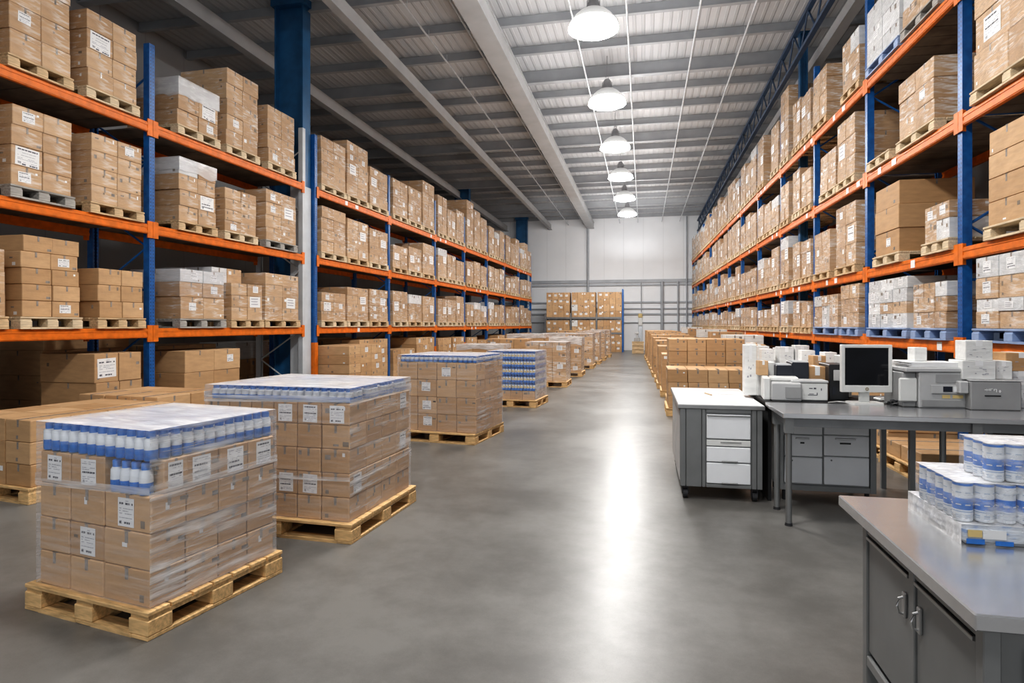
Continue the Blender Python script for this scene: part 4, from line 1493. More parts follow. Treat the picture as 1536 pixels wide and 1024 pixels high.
# stainless desk
DX0, DX1, DY0, DY1 = 1.08, 3.25, 5.24, 5.97
T = thing('steel_desk', 'long stainless steel desk carrying the computer monitor', 'desk')
MB().box(DX0, DY0, 0.862, DX1, DY1, 0.90, 0, 0.004).build('tabletop', 'steel', T)
MB().box(DX0 + 0.07, DY0 + 0.05, 0.79, DX1 - 0.05, DY0 + 0.075, 0.86).box(DX0 + 0.07, DY1 - 0.075, 0.79, DX1 - 0.05, DY1 - 0.05, 0.86).box(DX0 + 0.045, DY0 + 0.07, 0.79, DX0 + 0.07, DY1 - 0.07, 0.86).build('apron', 'steel_dark', T)
for x in (DX0 + 0.055, 2.45, DX1 - 0.06):
    for y_ in (DY0 + 0.06, DY1 - 0.22 if x < 2 else DY1 - 0.15):
        lg = MB().cyl((x, y_, 0.02), (x, y_, 0.79), 0.024, n=16).box(x - 0.032, y_ - 0.032, 0.74, x + 0.032, y_ + 0.032, 0.862).build('leg', 'steel_mid', T, True)
        MB().cyl((x, y_, 0.0), (x, y_, 0.022), 0.03, 0.026, n=14).build('foot', 'rubber', lg)
# bench behind, with the drawer unit beneath
T = thing('packing_bench', 'dark topped bench behind the steel desk holding printers and files', 'bench')
BX0, BX1, BY0, BY1 = 1.09, 3.25, 5.985, 6.75
MB().box(BX0, BY0, 0.865, BX1, BY1, 0.90, 0, 0.003).build('tabletop', 'black_panel', T)
MB().box(BX0 + 0.02, BY0 + 0.02, 0.0, BX0 + 0.05, BY1 - 0.02, 0.865).build('side_panel', 'black_panel', T)
for x in (2.3, BX1 - 0.04):
    for y_ in (BY0 + 0.05, BY1 - 0.05):
        MB().box(x - 0.022, y_ - 0.022, 0, x + 0.022, y_ + 0.022, 0.865).build('leg', 'steel_mid', T)
T = thing('drawer_unit', 'white fronted two column drawer unit beneath the steel desk', 'drawer cabinet')
UX0, UX1, UY = 1.22, 2.02, 6.04
MB().box(UX0, UY + 0.02, 0.10, UX1, UY + 0.55, 0.83).build('cabinet_body', 'steel_mid', T)
mb = MB()
for x0, x1, z0, z1 in ((UX0, UX0 + 0.03, 0.1, 0.83), (UX1 - 0.05, UX1, 0.1, 0.83), (UX0 + 0.03, UX1 - 0.05, 0.1, 0.15), (UX0 + 0.03, UX1 - 0.05, 0.80, 0.83)):
    mb.box(x0, UY - 0.002, z0, x1, UY + 0.02, z1, 0, 0.002)
mb.build('front_frame', 'steel_mid', T)
for x0, x1, zs in ((UX0 + 0.04, 1.575, ((0.61, 0.79), (0.41, 0.60), (0.165, 0.40))), (1.59, UX1 - 0.06, ((0.615, 0.79), (0.425, 0.607), (0.165, 0.415)))):
    for k, (z0, z1) in enumerate(zs):
        d_ = MB().box(x0, UY - 0.006, z0, x1, UY + 0.019, z1, 0, 0.005).build('drawer', 'drawer_white', T)
        if k < 2:
            MB().box(x0 + 0.09, UY - 0.018, z1 - 0.035, x1 - 0.11, UY - 0.006, z1 - 0.02, 0, 0.003).build('handle', 'steel_edge', d_)
            MB().box(x0 + 0.13, UY - 0.008, z1 - 0.075, x1 - 0.15, UY - 0.006, z1 - 0.060).build('card_slot', 'plastic_black', d_)
        else:
            MB().cyl((x0 + 0.06, UY - 0.009, z1 - 0.03), (x0 + 0.06, UY - 0.005, z1 - 0.03), 0.008, n=10).build('lock', 'steel_dark', d_)
for x, y_ in ((UX0 + 0.05, UY + 0.06), (UX1 - 0.06, UY + 0.06), (UX0 + 0.05, UY + 0.5), (UX1 - 0.06, UY + 0.5)):
    MB().cyl((x, y_, 0), (x, y_, 0.1), 0.02, n=10).build('foot', 'rubber', T)

# monitor
p = on_z(1296, 605, 0.9)
T = thing('computer_monitor', 'square white computer monitor with black screen on the steel desk', 'monitor', (p.x, p.y - 0.03, 0.9), math.radians(6))
mb = MB().box(-0.215, -0.03, 0.115, 0.215, -0.012, 0.145 + 0.0, 0, 0.004)
mb = MB()
w2, zb_, zt_ = 0.212, 0.105, 0.525
fx, fb, ft = 0.030, 0.062, 0.028
mb.box(-w2, -0.035, zb_, -w2 + fx, 0.01, zt_, 0, 0.004).box(w2 - fx, -0.035, zb_, w2, 0.01, zt_, 0, 0.004)
mb.box(-w2 + fx - 0.004, -0.035, zb_, w2 - fx + 0.004, 0.01, zb_ + fb, 0, 0.004).box(-w2 + fx - 0.004, -0.035, zt_ - ft, w2 - fx + 0.004, 0.01, zt_, 0, 0.004)
mb.build('bezel', 'plastic_white', T)
MB().box(-w2 + 0.01, 0.008, zb_ + 0.01, w2 - 0.01, 0.035, zt_ - 0.01, 0, 0.01).box(-0.14, 0.03, zb_ + 0.06, 0.14, 0.07, zt_ - 0.09, 0, 0.02).build('back_shell', 'plastic_white', T)
MB().box(-w2 + fx, -0.026, zb_ + fb, w2 - fx, 0.006, zt_ - ft).build('screen', 'screen', T)
lg = MB().lathe([(0.0, 0), (0.015, 0), (0.0155, 0.002), (0.0, 0.0025)], 18).build('emblem', 'logo_tan', T, M=Matrix.Translation((0, -0.035, zb_ + 0.03)) @ Matrix.Rotation(math.pi / 2, 4, 'X'))
mb = MB()  # the two slanted letters of the round emblem
for xx, up in ((-0.0045, 1), (0.004, -1)):
    sl = 0.0035
    mb.quad([(xx - 0.003 - sl * 1.6 * (up < 0), -0.0088 if up < 0 else -0.006, 0.003), (xx - 0.001 - sl * 1.6 * (up < 0), -0.0088 if up < 0 else -0.006, 0.003), (xx + 0.001 + sl * (up > 0), 0.009 if up > 0 else 0.004, 0.003), (xx - 0.001 + sl * (up > 0), 0.009 if up > 0 else 0.004, 0.003)])
    mb.quad([(xx - 0.0005, 0.002, 0.003), (xx + 0.004, 0.002, 0.003), (xx + 0.0045, 0.004, 0.003), (xx, 0.004, 0.003)])
    mb.quad([(xx + 0.002, -0.005, 0.003), (xx + 0.004, -0.005, 0.003), (xx + 0.005, 0.003, 0.003), (xx + 0.003, 0.003, 0.003)])
mb.build('lettering', 'plastic_white', lg)
MB().box(-0.045, 0.012, 0.01, 0.045, 0.035, 0.20, 0, 0.006).build('neck', 'plastic_white', T)
mb = MB()
pts = [(-0.12, -0.08), (0.12, -0.08), (0.14, -0.05), (0.14, 0.08), (0.11, 0.11), (-0.11, 0.11), (-0.14, 0.08), (-0.14, -0.05)]
n8 = len(pts)
mb._add([(x, y_, 0.0) for x, y_ in pts] + [(x * 0.97, y_ * 0.97, 0.016) for x, y_ in pts], [tuple(range(n8)), tuple(range(n8, 2 * n8))] + [(i, (i + 1) % n8, n8 + (i + 1) % n8, n8 + i) for i in range(n8)], 0)
mb.build('base', 'plastic_white', T)

# keyboard behind the monitor
p = on_z(1362, 601, 0.9)
T = thing('keyboard', 'white keyboard lying behind the monitor on the bench', 'keyboard', (p.x - 0.05, p.y, 0.9), 0.1)
MB().box(-0.22, -0.07, 0, 0.22, 0.07, 0.022, 0, 0.005).build('key_tray', 'plastic_white', T)
mb = MB()
for a in range(14):
    for c in range(5):
        mb.box(-0.205 + a * 0.0295, -0.058 + c * 0.024, 0.022, -0.205 + a * 0.0295 + 0.025, -0.058 + c * 0.024 + 0.02, 0.029)
mb.build('keys', 'plastic_lightgrey', T)
# black cables
p = on_z(1352, 608, 0.9)
pts = []
rr = random.Random(5)
for k in range(90):
    a = k * 0.62
    pts.append((p.x + 0.11 * math.cos(a) * (0.6 + 0.4 * math.sin(k * 0.37)), p.y + 0.045 * math.sin(a) + rr.uniform(-.008, .008), 0.910 + 0.018 * (1 + math.sin(k * 0.9))))
tag(MB().tube(pts, 0.006, 6).build('cable_bundle', 'plastic_black', smooth=True), 'tangled black cable heap in front of the grey printer', 'cable')
pts = [(1.62, 6.02, 0.905), (1.72, 6.10, 0.906), (1.80, 6.06, 0.906), (1.86, 6.13, 0.906), (1.98, 6.15, 0.906), (2.06, 6.09, 0.906), (2.15, 6.13, 0.906)]
tag(MB().tube(pts, 0.005, 6).build('cable', 'plastic_white', smooth=True), 'thin white cable running behind the monitor base', 'cable')

# big grey printer
p = on_z(1395, 611, 0.9)
T = thing('office_printer', 'large grey printer beside the monitor with side tray', 'printer', (p.x + 0.03, p.y + 0.16, 0.9), 0.08)
MB().box(-0.15, -0.2, 0.0, 0.27, 0.2, 0.30, 0, 0.008).build('body', 'plastic_lightgrey', T)
MB().box(-0.26, -0.21, 0.302, 0.28, 0.2, 0.34, 0, 0.008).build('scanner_lid', 'plastic_lightgrey', T)
MB().box(-0.262, -0.16, 0.0, -0.152, 0.18, 0.298, 0, 0.01).build('side_body', 'plastic_grey', T)
MB().box(-0.30, -0.19, 0.05, -0.155, -0.165, 0.25, 0, 0.01).build('paper_tray', 'plastic_white', T)
MB().box(-0.02, -0.206, 0.215, 0.25, -0.201, 0.285).build('output_slot', 'plastic_grey', T)
pn = MB().box(-0.06, -0.216, 0.125, 0.22, -0.201, 0.195, 0, 0.003).build('control_panel', 'plastic_lightgrey', T)
MB().box(0.03, -0.219, 0.14, 0.10, -0.216, 0.185).build('display', 'navy', pn)
MB().box(0.11, -0.219, 0.14, 0.19, -0.216, 0.185).build('paper_note', 'paper', pn)
MB().box(0.03, -0.205, 0.085, 0.09, -0.201, 0.112).box(0.11, -0.205, 0.085, 0.19, -0.201, 0.112).build('badge_strip', 'label_yellow', T)
MB().box(-0.13, -0.206, 0.012, 0.25, -0.201, 0.07, 0, 0.003).build('paper_drawer', 'plastic_grey', T)
mb = MB()
for k in range(9):
    z = 0.342 + k * 0.0045
    mb.box(-0.2 + R.uniform(-.02, .02), -0.16, z, 0.2 + R.uniform(-.02, .02), 0.12, z + 0.004)
o = mb.build('paper_stack', 'paper', M=frame(p.x + 0.03, p.y + 0.16, 0.9, 0.05))
tag(o, 'ragged stack of papers on top of the large grey printer', 'paper stack')
o = MB().box(-0.055, -0.05, 0, 0.055, 0.05, 0.12, 0, 0.004).build('paper_carton', 'carton_white', M=frame(p.x - 0.02, p.y + 0.2, 1.2835, 0.2))
tag(o, 'small white carton on the papers above the large grey printer', 'carton', 'white cartons around the desk')
p2 = on_z(1447, 606, 0.9)
tag(MB().lathe([(0.02, 0), (0.022, 0.01), (0.016, 0.05), (0.006, 0.07), (0.006, 0.08), (0, 0.08)], 12).build('glue_bottle', 'red', smooth=True, M=frame(p2.x, p2.y - 0.05, 0.9)), 'tiny red bottle between the printer and the grey box device', 'bottle')

# grey box device with cartons on top
p = on_z(1485, 615, 0.9)
T = thing('label_printer', 'boxy grey label printer at right end of the steel desk', 'printer', (p.x, p.y + 0.17, 0.9), 0.05)
MB().box(-0.16, -0.19, 0, 0.215, 0.2, 0.235, 0, 0.008).build('body', 'plastic_grey', T)
MB().box(-0.235, -0.17, 0.13, -0.162, 0.2, 0.235, 0, 0.01).box(-0.235, 0.05, 0, -0.162, 0.2, 0.129).build('side_arm', 'plastic_lightgrey', T)
MB().box(-0.162, -0.192, 0.236, 0.217, 0.2, 0.247, 0, 0.004).build('lid', 'plastic_lightgrey', T)
MB().box(-0.06, -0.196, 0.115, 0.06, -0.191, 0.125, 0, 0.002).build('slot', 'plastic_black', T)
mb = MB()
for a, c, e_, f_ in ((-0.06, 0.165, -0.035, 0.172), (-0.045, 0.158, -0.04, 0.178), (-0.03, 0.16, -0.024, 0.178), (-0.018, 0.160, -0.012, 0.178), (-0.02, 0.175, 0.0, 0.179), (0.008, 0.16, 0.013, 0.172), (0.008, 0.172, 0.03, 0.176), (0.025, 0.15, 0.03, 0.172), (0.045, 0.155, 0.062, 0.161), (0.05, 0.146, 0.056, 0.168)):
    mb.box(a, -0.193, c, e_, -0.1905, f_)
mb.build('scribbled_mark', 'paper', T)
dev = (p.x, p.y + 0.17)


def carton(name, x, y_, z, w, d, h, rz, label, mat='carton_white', marks=True, seed=0, group='white cartons around the desk'):
    rr = random.Random(seed + 40)
    mb = MB().box(-w / 2, -d / 2, 0, w / 2, d / 2, h, 0, 0.004)
    o = mb.build(name, mat, M=frame(x, y_, z, rz))
    MB().box(-w * 0.12, -d / 2 - 0.001, h * 0.72, w * 0.12, d / 2 + 0.001, h + 0.001).build('packing_tape', 'paper', o)
    if marks:
        mk = MB()
        for k in range(7):
            a, c = rr.uniform(-0.38, 0.28) * w, rr.uniform(0.15, 0.8) * h
            mk.box(a, -d / 2 - 0.0025, c, a + rr.uniform(0.03, 0.14) * w, -d / 2 - 0.0012, c + rr.uniform(0.015, 0.05) * h)
        mk.build('printed_mark', 'ink_soft', o)
    return tag(o, label, 'carton', group)


carton('white_carton', dev[0] - 0.07, dev[1] - 0.03, 1.148, 0.25, 0.22, 0.155, 0.05, 'wide white carton on the grey label printer', seed=1)
carton('white_carton', dev[0] - 0.055, dev[1] - 0.03, 1.304, 0.20, 0.18, 0.165, 0.0, 'upper white carton with dark scribble above label printer', seed=2)
carton('white_carton', dev[0] + 0.15, dev[1] + 0.02, 1.148, 0.12, 0.2, 0.15, -0.05, 'narrow white carton at right on the grey label printer', seed=3)
for k in range(3):
    carton('wrapped_carton', 3.11, 6.10, 0.901 + k * 0.155, 0.26, 0.24, 0.154, 0.03 * k, ('lowest', 'middle', 'topmost')[k] + ' carton of the pale stack at far right of desk', 'carton_white_film' if k < 2 else 'cardboard', seed=4 + k)

# left part of the bench: white printers, black files, cartons
x = x_at(1140, 6.22)
T = thing('desktop_printer', 'light grey desktop printer at left end of the bench beside the white cabinet top', 'printer', (1.27, 6.25, 0.9), -0.1)
MB().box(-0.10, -0.17, 0, 0.16, 0.17, 0.17, 0, 0.012).build('body', 'plastic_lightgrey', T)
MB().box(-0.165, -0.15, 0, -0.102, 0.17, 0.21, 0, 0.01).build('side_body', 'plastic_white', T)
MB().box(0.02, -0.178, 0.03, 0.15, -0.171, 0.13).build('front_panel', 'plastic_grey', T)
MB().box(-0.10, -0.05, 0.172, 0.15, 0.17, 0.21, 0, 0.01).build('lid', 'plastic_white', T)
xc = x_at(1212, 6.2)
T = thing('mini_printer', 'small white boxy printer in front of the black files', 'printer', (xc, 6.22, 0.9), 0.0)
MB().box(-0.15, -0.10, 0.006, 0.15, 0.10, 0.165, 0, 0.008).build('body', 'plastic_white', T)
MB().box(-0.155, -0.105, 0.167, 0.155, 0.105, 0.19, 0, 0.006).build('lid', 'plastic_lightgrey', T)
MB().box(-0.15, -0.1, 0, 0.15, 0.1, 0.005).build('base', 'plastic_black', T)
mb = MB()
for a, c, e_, f_ in ((-0.01, 0.115, 0.02, 0.122), (0.03, 0.112, 0.05, 0.125), (-0.02, 0.055, 0.06, 0.060), (0.055, 0.06, 0.062, 0.08), (0.09, 0.1, 0.098, 0.12), (-0.01, 0.066, 0.03, 0.070)):
    mb.box(a, -0.102, c, e_, -0.1, f_)
mb.build('scribbled_mark', 'ink', T)
for k, (px, w, h, col) in enumerate(((1173, 0.15, 0.31, 'navy'), (1196, 0.15, 0.34, 'navy'))):
    xx = x_at(px, 6.5)
    T = thing('file_box', ('left', 'right')[k] + ' tall black file box standing on the bench', 'file box', (xx, 6.5, 0.9), 0, 'black file boxes on the bench')
    MB().box(-w / 2, -0.13, 0, w / 2, 0.13, h, 0, 0.006).build('case', col, T)
    mb = MB()
    for q in range(5):
        mb.box(-w / 2 + 0.015, -0.11 + q * 0.045, h - 0.05, w / 2 - 0.015, -0.10 + q * 0.045, h + 0.012)
    mb.build('papers', 'paper', T)
carton('brown_carton', x_at(1222, 6.5), 6.5, 0.901, 0.18, 0.2, 0.30, 0.0, 'brown carton standing behind the small white printer', 'cardboard', False, 9, 'brown cartons on the bench')
T = thing('computer_tower', 'black computer tower with grey front panel left of the monitor', 'computer', (x_at(1250, 6.45), 6.45, 0.9), 0.0)
MB().box(-0.085, -0.18, 0, 0.085, 0.18, 0.33, 0, 0.006).build('case', 'plastic_black', T)
MB().box(-0.05, -0.19, 0.18, 0.06, -0.181, 0.28, 0, 0.01).build('front_panel', 'plastic_lightgrey', T)
MB().box(-0.06, -0.186, 0.05, -0.03, -0.181, 0.12).build('port_panel', 'navy', T)
cs = [  # px, Y, z, w, h, label
    (1124, 6.62, 0.901, 0.11, 0.50, 'tall narrow white carton on bench end behind the light grey printer'),
    (1146, 6.6, 0.901, 0.17, 0.33, 'white carton with brown side behind the light grey printer'),
    (1264, 6.63, 0.901, 0.10, 0.40, 'tall white carton tucked behind left edge of monitor'),
    (1352, 6.6, 0.901, 0.20, 0.36, 'white carton right behind the monitor'),
]
for k, (px, Y, z, w, h, L_) in enumerate(cs):
    carton('white_carton', x_at(px, Y), Y, z, w, 0.2, h, 0.03 * (k % 3 - 1), L_, seed=20 + k)
carton('brown_carton', x_at(1143, 6.42), 6.42, 1.112, 0.09, 0.1, 0.14, 0.1, 'small brown carton on top of the light grey printer', 'cardboard', False, 31, 'brown cartons on the bench')

# long packing bench further back with paper and white cartons
T = thing('packing_table', 'long pale packing table running back beside the right rack', 'table', (2.42, 12.6, 0))
MB().box(-0.42, -3.2, 0.86, 0.42, 3.1, 0.90, 0, 0.004).build('tabletop', 'white_laminate', T)
for x in (-0.37, 0.37):
    for y_ in (-3.1, 0.0, 3.0):
        MB().box(x - 0.025, y_ - 0.025, 0, x + 0.025, y_ + 0.025, 0.86).build('leg', 'steel_mid', T)
rr = random.Random(77)
k = 0
for y_ in [9.62 + 0.42 * q for q in range(14)]:
    for xx in (2.14, 2.44, 2.70):
        if rr.random() < 0.25:
            continue
        w, h = rr.uniform(0.16, 0.25), rr.uniform(0.12, 0.34)
        if rr.random() < 0.3:
            mb = MB()
            for q in range(8):
                mb.box(-0.12 + rr.uniform(-.01, .01), -0.15, 0.008 * q, 0.12 + rr.uniform(-.01, .01), 0.15, 0.008 * q + 0.007)
            o = mb.build('paper_stack', 'paper', M=frame(xx, y_, 0.901, rr.uniform(-.1, .1)))
            tag(o, f'pile of white paper, {ORDF[min(int((y_ - 9.62) / 0.42 + 0.5), 12)]} row of packing table, {("left", "middle", "right")[(2.14, 2.44, 2.70).index(xx)]} side', 'paper stack', 'paper piles on the packing table')
        else:
            side = ("left", "middle", "right")[(2.14, 2.44, 2.70).index(xx)]
            wh = rr.random() < 0.8
            carton('white_carton' if wh else 'brown_carton', xx, y_, 0.901, w, rr.uniform(0.2, 0.3), h, rr.uniform(-.1, .1),
                   f'{"white" if wh else "brown"} carton on {side} of packing table, {ORDF[min(int((y_ - 9.62) / 0.42 + 0.5), 12)]} row back', 'carton_white' if wh else 'cardboard', True, 60 + k, 'cartons on the packing table')
        k += 1

# ------------------------------------------------------------------ build the boxes: rank by visible size
def face_list(bx):
    sx, sy, sz = bx['s']
    M = bx['M']
    fs = [((0, -sy / 2, sz / 2), (0, -1, 0), (sx / 2, 0, 0), (0, 0, sz / 2), sx * sz), ((0, sy / 2, sz / 2), (0, 1, 0), (sx / 2, 0, 0), (0, 0, sz / 2), sx * sz),
          ((-sx / 2, 0, sz / 2), (-1, 0, 0), (0, sy / 2, 0), (0, 0, sz / 2), sy * sz), ((sx / 2, 0, sz / 2), (1, 0, 0), (0, sy / 2, 0), (0, 0, sz / 2), sy * sz),
          ((0, 0, sz), (0, 0, 1), (sx / 2, 0, 0), (0, sy / 2, 0), sx * sy)]
    R3 = M.to_3x3()
    return [(M @ Vector(c), R3 @ Vector(nn), R3 @ Vector(u), R3 @ Vector(v), a) for c, nn, u, v, a in fs]


bv, bf = [], []
for bx in BOXES:
    sx, sy, sz = bx['s']
    o = len(bv)
    for z in (0, sz):
        for y_ in (-sy / 2, sy / 2):
            for x in (-sx / 2, sx / 2):
                bv.append(bx['M'] @ Vector((x, y_, z)))
    bf += [tuple(i + o for i in f) for f in [(0, 2, 3, 1), (4, 5, 7, 6), (0, 1, 5, 4), (2, 6, 7, 3), (0, 4, 6, 2), (1, 3, 7, 5)]]
tree = BVHTree.FromPolygons(bv, bf)
eye = Vector((0, 0, CH))
for bx in BOXES:
    sc = 0.0
    for c, nn, u, v, a in face_list(bx):
        to = eye - c
        cosv = to.normalized().dot(nn)
        if cosv <= 0.01:
            continue
        vis = 0
        for fu, fv in ((0, 0), (0.7, 0.7), (-0.7, 0.7), (0.7, -0.7), (-0.7, -0.7)):
            p = c + u * fu + v * fv + nn * 0.003
            q = project(p)
            if q is None or not (0 <= q[0] <= W and 0 <= q[1] <= H):
                continue
            dv = p - eye
            hit = tree.ray_cast(eye, dv.normalized(), dv.length - 0.002)
            if hit[0] is None:
                vis += 1
        sc += a * cosv * vis / 5 / to.length_squared
    bx['score'] = sc
order = sorted(BOXES, key=lambda b_: -b_['score'])
LIM = 300
single, rest = order[:LIM], order[LIM:]

BM_CACHE, TAPE_CACHE, LAB_CACHE = {}, {}, {}


def q(v, s=0.01):
    return round(v / s) * s


def carton_mesh(s, film_, white, var):
    key = (tuple(round(v, 3) for v in s), film_, white, var)
    if key in BM_CACHE:
        return BM_CACHE[key]
    sx, sy, sz = s
    rr = random.Random(hash((round(sx, 2), round(sy, 2), var)) & 0xffff)
    mb = MB().box(-sx / 2, -sy / 2, 0, sx / 2, sy / 2, sz, 0, 0.006)
    # top seam and the folded flap line on both ends
    mb.box(-0.002, -sy / 2 + 0.01, sz, 0.002, sy / 2 - 0.01, sz + 0.0005, 1)
    e = 0.0012
    for face in range(3):
        ww = sx if face == 0 else sy
        for k in range(rr.choice((0, 1, 1, 2))):
            a = rr.choice((-0.40, 0.28, -0.1, 0.3)) * ww + rr.uniform(-.03, .03) * ww
            c = rr.choice((0.12, 0.70, 0.55)) * sz
            w_, h_ = rr.uniform(0.02, 0.055), rr.uniform(0.015, 0.05)
            h_ = min(h_, sz * 0.25)
            mt = rr.choice((2, 2, 3, 4))
            if face == 0:
                mb.quad([(a, -sy / 2 - e, c), (a + w_, -sy / 2 - e, c), (a + w_, -sy / 2 - e, c + h_), (a, -sy / 2 - e, c + h_)], mt)
            else:
                x = sx / 2 + e if face == 1 else -sx / 2 - e
                mb.quad([(x, a, c), (x, a + w_, c), (x, a + w_, c + h_), (x, a, c + h_)], mt)
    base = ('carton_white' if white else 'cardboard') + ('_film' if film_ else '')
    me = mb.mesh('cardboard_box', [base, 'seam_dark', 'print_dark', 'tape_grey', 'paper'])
    BM_CACHE[key] = me
    return me


def tape_mesh(s, white):
    key = (tuple(round(v, 3) for v in s), white)
    if key not in TAPE_CACHE:
        sx, sy, sz = s
        tw = min(0.022, sx * 0.08)
        tl = min(0.075, sz * 0.33)
        e = 0.0016
        mb = MB()
        mb.box(-tw, -sy / 2, sz - 0.001, tw, sy / 2, sz + 0.0008)
        mb.box(-tw * 0.55, -sy / 2 - e, sz - tl, tw * 0.55, -sy / 2 + 0.001, sz - 0.004)
        mb.box(-tw * 0.55, sy / 2 - 0.001, sz - tl, tw * 0.55, sy / 2 + e, sz - 0.004)
        tw2 = min(0.012, sy * 0.05)
        mb.box(sx / 2 - 0.001, -tw2, sz - tl, sx / 2 + e, tw2, sz - 0.004).box(-sx / 2 - e, -tw2, sz - tl, -sx / 2 + 0.001, tw2, sz - 0.004)
        TAPE_CACHE[key] = mb.mesh('packing_tape', ['tape_grey'])
    return TAPE_CACHE[key]


def label_mesh(w, h, var):
    key = (q(w), q(h), var)
    if key not in LAB_CACHE:
        rr = random.Random(var * 13 + 5)
        w, h = key[0], key[1]
        mb = MB().box(-w / 2, -0.0012, -h / 2, w / 2, 0, h / 2, 0)
        y_ = -0.0016
        z = h / 2 - 0.09 * h
        while z > -h / 2 + 0.08 * h:
            x = -w / 2 + 0.09 * w
            dense = rr.random() < 0.30
            lh = h * (0.075 if dense else 0.028)
            while x < w / 2 - 0.12 * w:
                ln = w * rr.uniform(0.03, 0.2)
                if rr.random() < (0.9 if dense else 0.62):
                    x2 = min(x + ln, w / 2 - 0.07 * w)
                    mb.quad([(x, y_, z - lh), (x2, y_, z - lh * rr.uniform(0.8, 1.0)), (x2, y_, z), (x, y_, z)], 1 if dense else 2)
                x += ln + w * 0.02
            z -= lh + h * rr.choice((0.045, 0.06, 0.12))
        # a small square code block stands in the lower corner as three bars
        for k in range(3):
            mb.quad([(-w * 0.38 + k * w * 0.045, y_, -h * 0.42), (-w * 0.355 + k * w * 0.045, y_, -h * 0.42), (-w * 0.355 + k * w * 0.045, y_, -h * 0.30), (-w * 0.38 + k * w * 0.045, y_, -h * 0.30)], 1)
        LAB_CACHE[key] = mb.mesh('shipping_label', ['paper', 'ink', 'ink_soft'], recalc=False)
    return LAB_CACHE[key]


def label_size(bx):
    sx, sy, sz = bx['s']
    k = bx['lab']
    if k == 2:
        return min(0.30, sx * 0.78), min(0.25, sz * 0.92)
    if k in (3, 4):
        ww = (sx if k == 3 else sy)
        return min(0.115, ww * 0.6), min(0.15, sz * 0.82)
    return min(0.15, sx * 0.45), min(0.12, sz * 0.55)


def label_place(bx, rr):
    sx, sy, sz = bx['s']
    k = bx['lab']
    if k == 4:
        return Matrix.Translation((sx / 2 + 0.0015, rr.uniform(-.02, .02), sz / 2)) @ Matrix.Rotation(math.pi / 2, 4, 'Z')
    ox = rr.uniform(-.1, .1) * sx if k == 1 else (0 if k == 2 else rr.uniform(-.06, .06) * sx)
    return Matrix.Translation((ox, -sy / 2 - 0.0015, sz * (0.5 if k != 1 else rr.uniform(0.45, 0.6)))) @ Matrix.Rotation(rr.uniform(-.03, .03), 4, 'Y')


used = {}
rr = random.Random(3)
for i, bx in enumerate(single):
    s = bx['s']
    me = carton_mesh(s, bx['film'], bx['white'], i % 3)
    o = link('white_box' if bx['white'] else 'cardboard_box', me)
    o.matrix_world = bx['M']
    if len(bx['label'].split()) > 16:
        bx['label'] = bx['label'].replace(' from left', '').replace('labelled brown', 'brown')
        print('LONG', bx['label'])
    tag(o, bx['label'], 'box', bx['group'])
    link('packing_tape', tape_mesh(s, bx['white']), o)
    if bx['lab']:
        lw, lh = label_size(bx)
        link('shipping_label', label_mesh(lw, lh, i % 7), o, label_place(bx, rr))

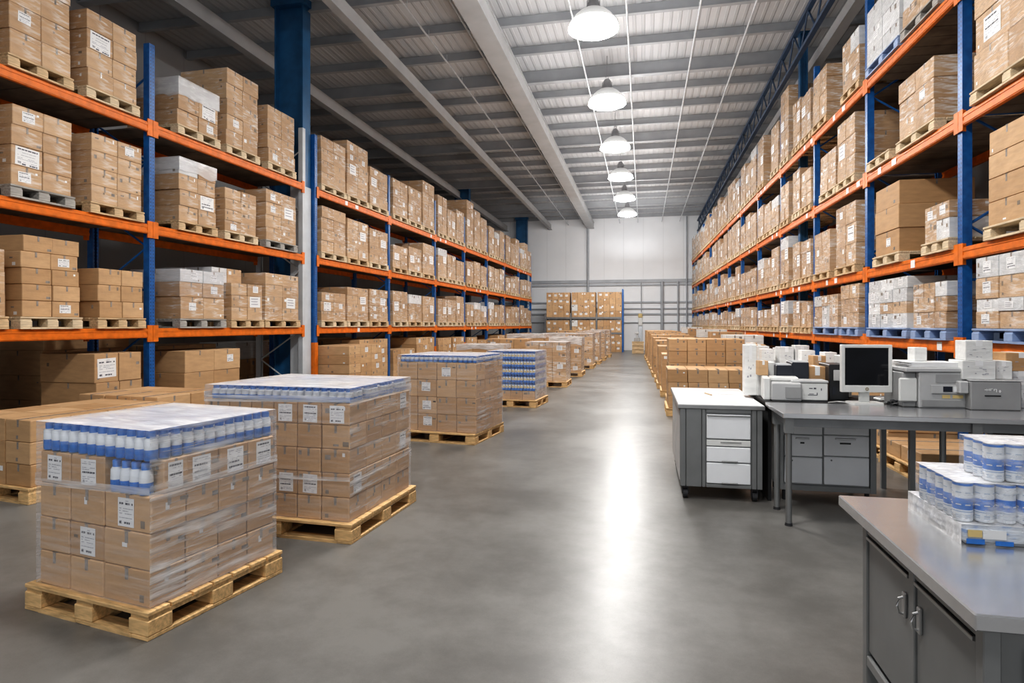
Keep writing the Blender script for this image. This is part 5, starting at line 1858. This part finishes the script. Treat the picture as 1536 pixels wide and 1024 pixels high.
# everything smaller than the 300 largest: one object
mb = MB()
for bx in rest:
    sx, sy, sz = bx['s']
    mi = (1 if bx['film'] else 0) + (2 if bx['white'] else 0)
    mb.box(-sx / 2, -sy / 2, 0, sx / 2, sy / 2, sz, mi, 0, bx['M'])
    # tape tails and labels
    tl, tw, e = min(0.08, sz * 0.35), 0.016, 0.002
    M = bx['M']
    for sg in (-1, 1):
        mb.quad([M @ Vector((sg * (sx / 2 + e), -tw, sz - tl)), M @ Vector((sg * (sx / 2 + e), tw, sz - tl)), M @ Vector((sg * (sx / 2 + e), tw, sz - 0.005)), M @ Vector((sg * (sx / 2 + e), -tw, sz - 0.005))], 4)
    mb.quad([M @ Vector((-tw, -sy / 2 - e, sz - tl)), M @ Vector((tw, -sy / 2 - e, sz - tl)), M @ Vector((tw, -sy / 2 - e, sz - 0.005)), M @ Vector((-tw, -sy / 2 - e, sz - 0.005))], 4)
    if rr.random() < 0.5:
        a = rr.choice((-0.4, 0.22)) * sx
        mb.quad([M @ Vector((a, -sy / 2 - e, sz * 0.62)), M @ Vector((a + 0.07, -sy / 2 - e, sz * 0.62)), M @ Vector((a + 0.07, -sy / 2 - e, sz * 0.85)), M @ Vector((a, -sy / 2 - e, sz * 0.85))], rr.choice((5, 4, 6)))
    if bx['lab']:
        lw, lh = label_size(bx)
        LM = M @ label_place(bx, rr)
        mb.quad([LM @ Vector((-lw / 2, -0.001, -lh / 2)), LM @ Vector((lw / 2, -0.001, -lh / 2)), LM @ Vector((lw / 2, -0.001, lh / 2)), LM @ Vector((-lw / 2, -0.001, lh / 2))], 5)
        for k in range(3):
            z = lh * (0.3 - 0.25 * k)
            mb.quad([LM @ Vector((-lw * 0.38, -0.003, z - lh * 0.04)), LM @ Vector((lw * rr.uniform(0.1, 0.38), -0.003, z - lh * 0.04)), LM @ Vector((lw * 0.3, -0.003, z + lh * 0.04)), LM @ Vector((-lw * 0.38, -0.003, z + lh * 0.04))], 7)
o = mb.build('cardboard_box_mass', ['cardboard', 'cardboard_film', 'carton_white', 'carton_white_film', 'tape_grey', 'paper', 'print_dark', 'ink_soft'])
tag(o, 'hundreds of smaller brown boxes filling far rack bays and distant floor pallets', 'boxes', kind='stuff')

# ------------------------------------------------------------------ light and render look
w = bpy.data.worlds.new('world')
SC.world = w
w.use_nodes = True
bg = w.node_tree.nodes['Background']
bg.inputs['Color'].default_value = (0.93, 0.96, 1.0, 1)
bg.inputs['Strength'].default_value = 0.95      # added soft fill from behind the camera, where the hall is left open

SC.view_settings.view_transform = 'Standard'
SC.view_settings.look = 'Medium High Contrast'
SC.view_settings.exposure = 0.0
SC.view_settings.gamma = 1.0
cy = SC.cycles
cy.use_denoising = True
try:
    cy.denoiser = 'OPENIMAGEDENOISE'
except Exception:
    pass
cy.max_bounces = 7
cy.diffuse_bounces = 4
cy.glossy_bounces = 3
cy.transmission_bounces = 4
cy.transparent_max_bounces = 10
cy.sample_clamp_indirect = 6.0
cy.caustics_reflective = False
cy.caustics_refractive = False
print('BOXES', len(BOXES), 'scored>0', sum(1 for b_ in BOXES if b_['score'] > 0), 'min single', single[-1]['score'])
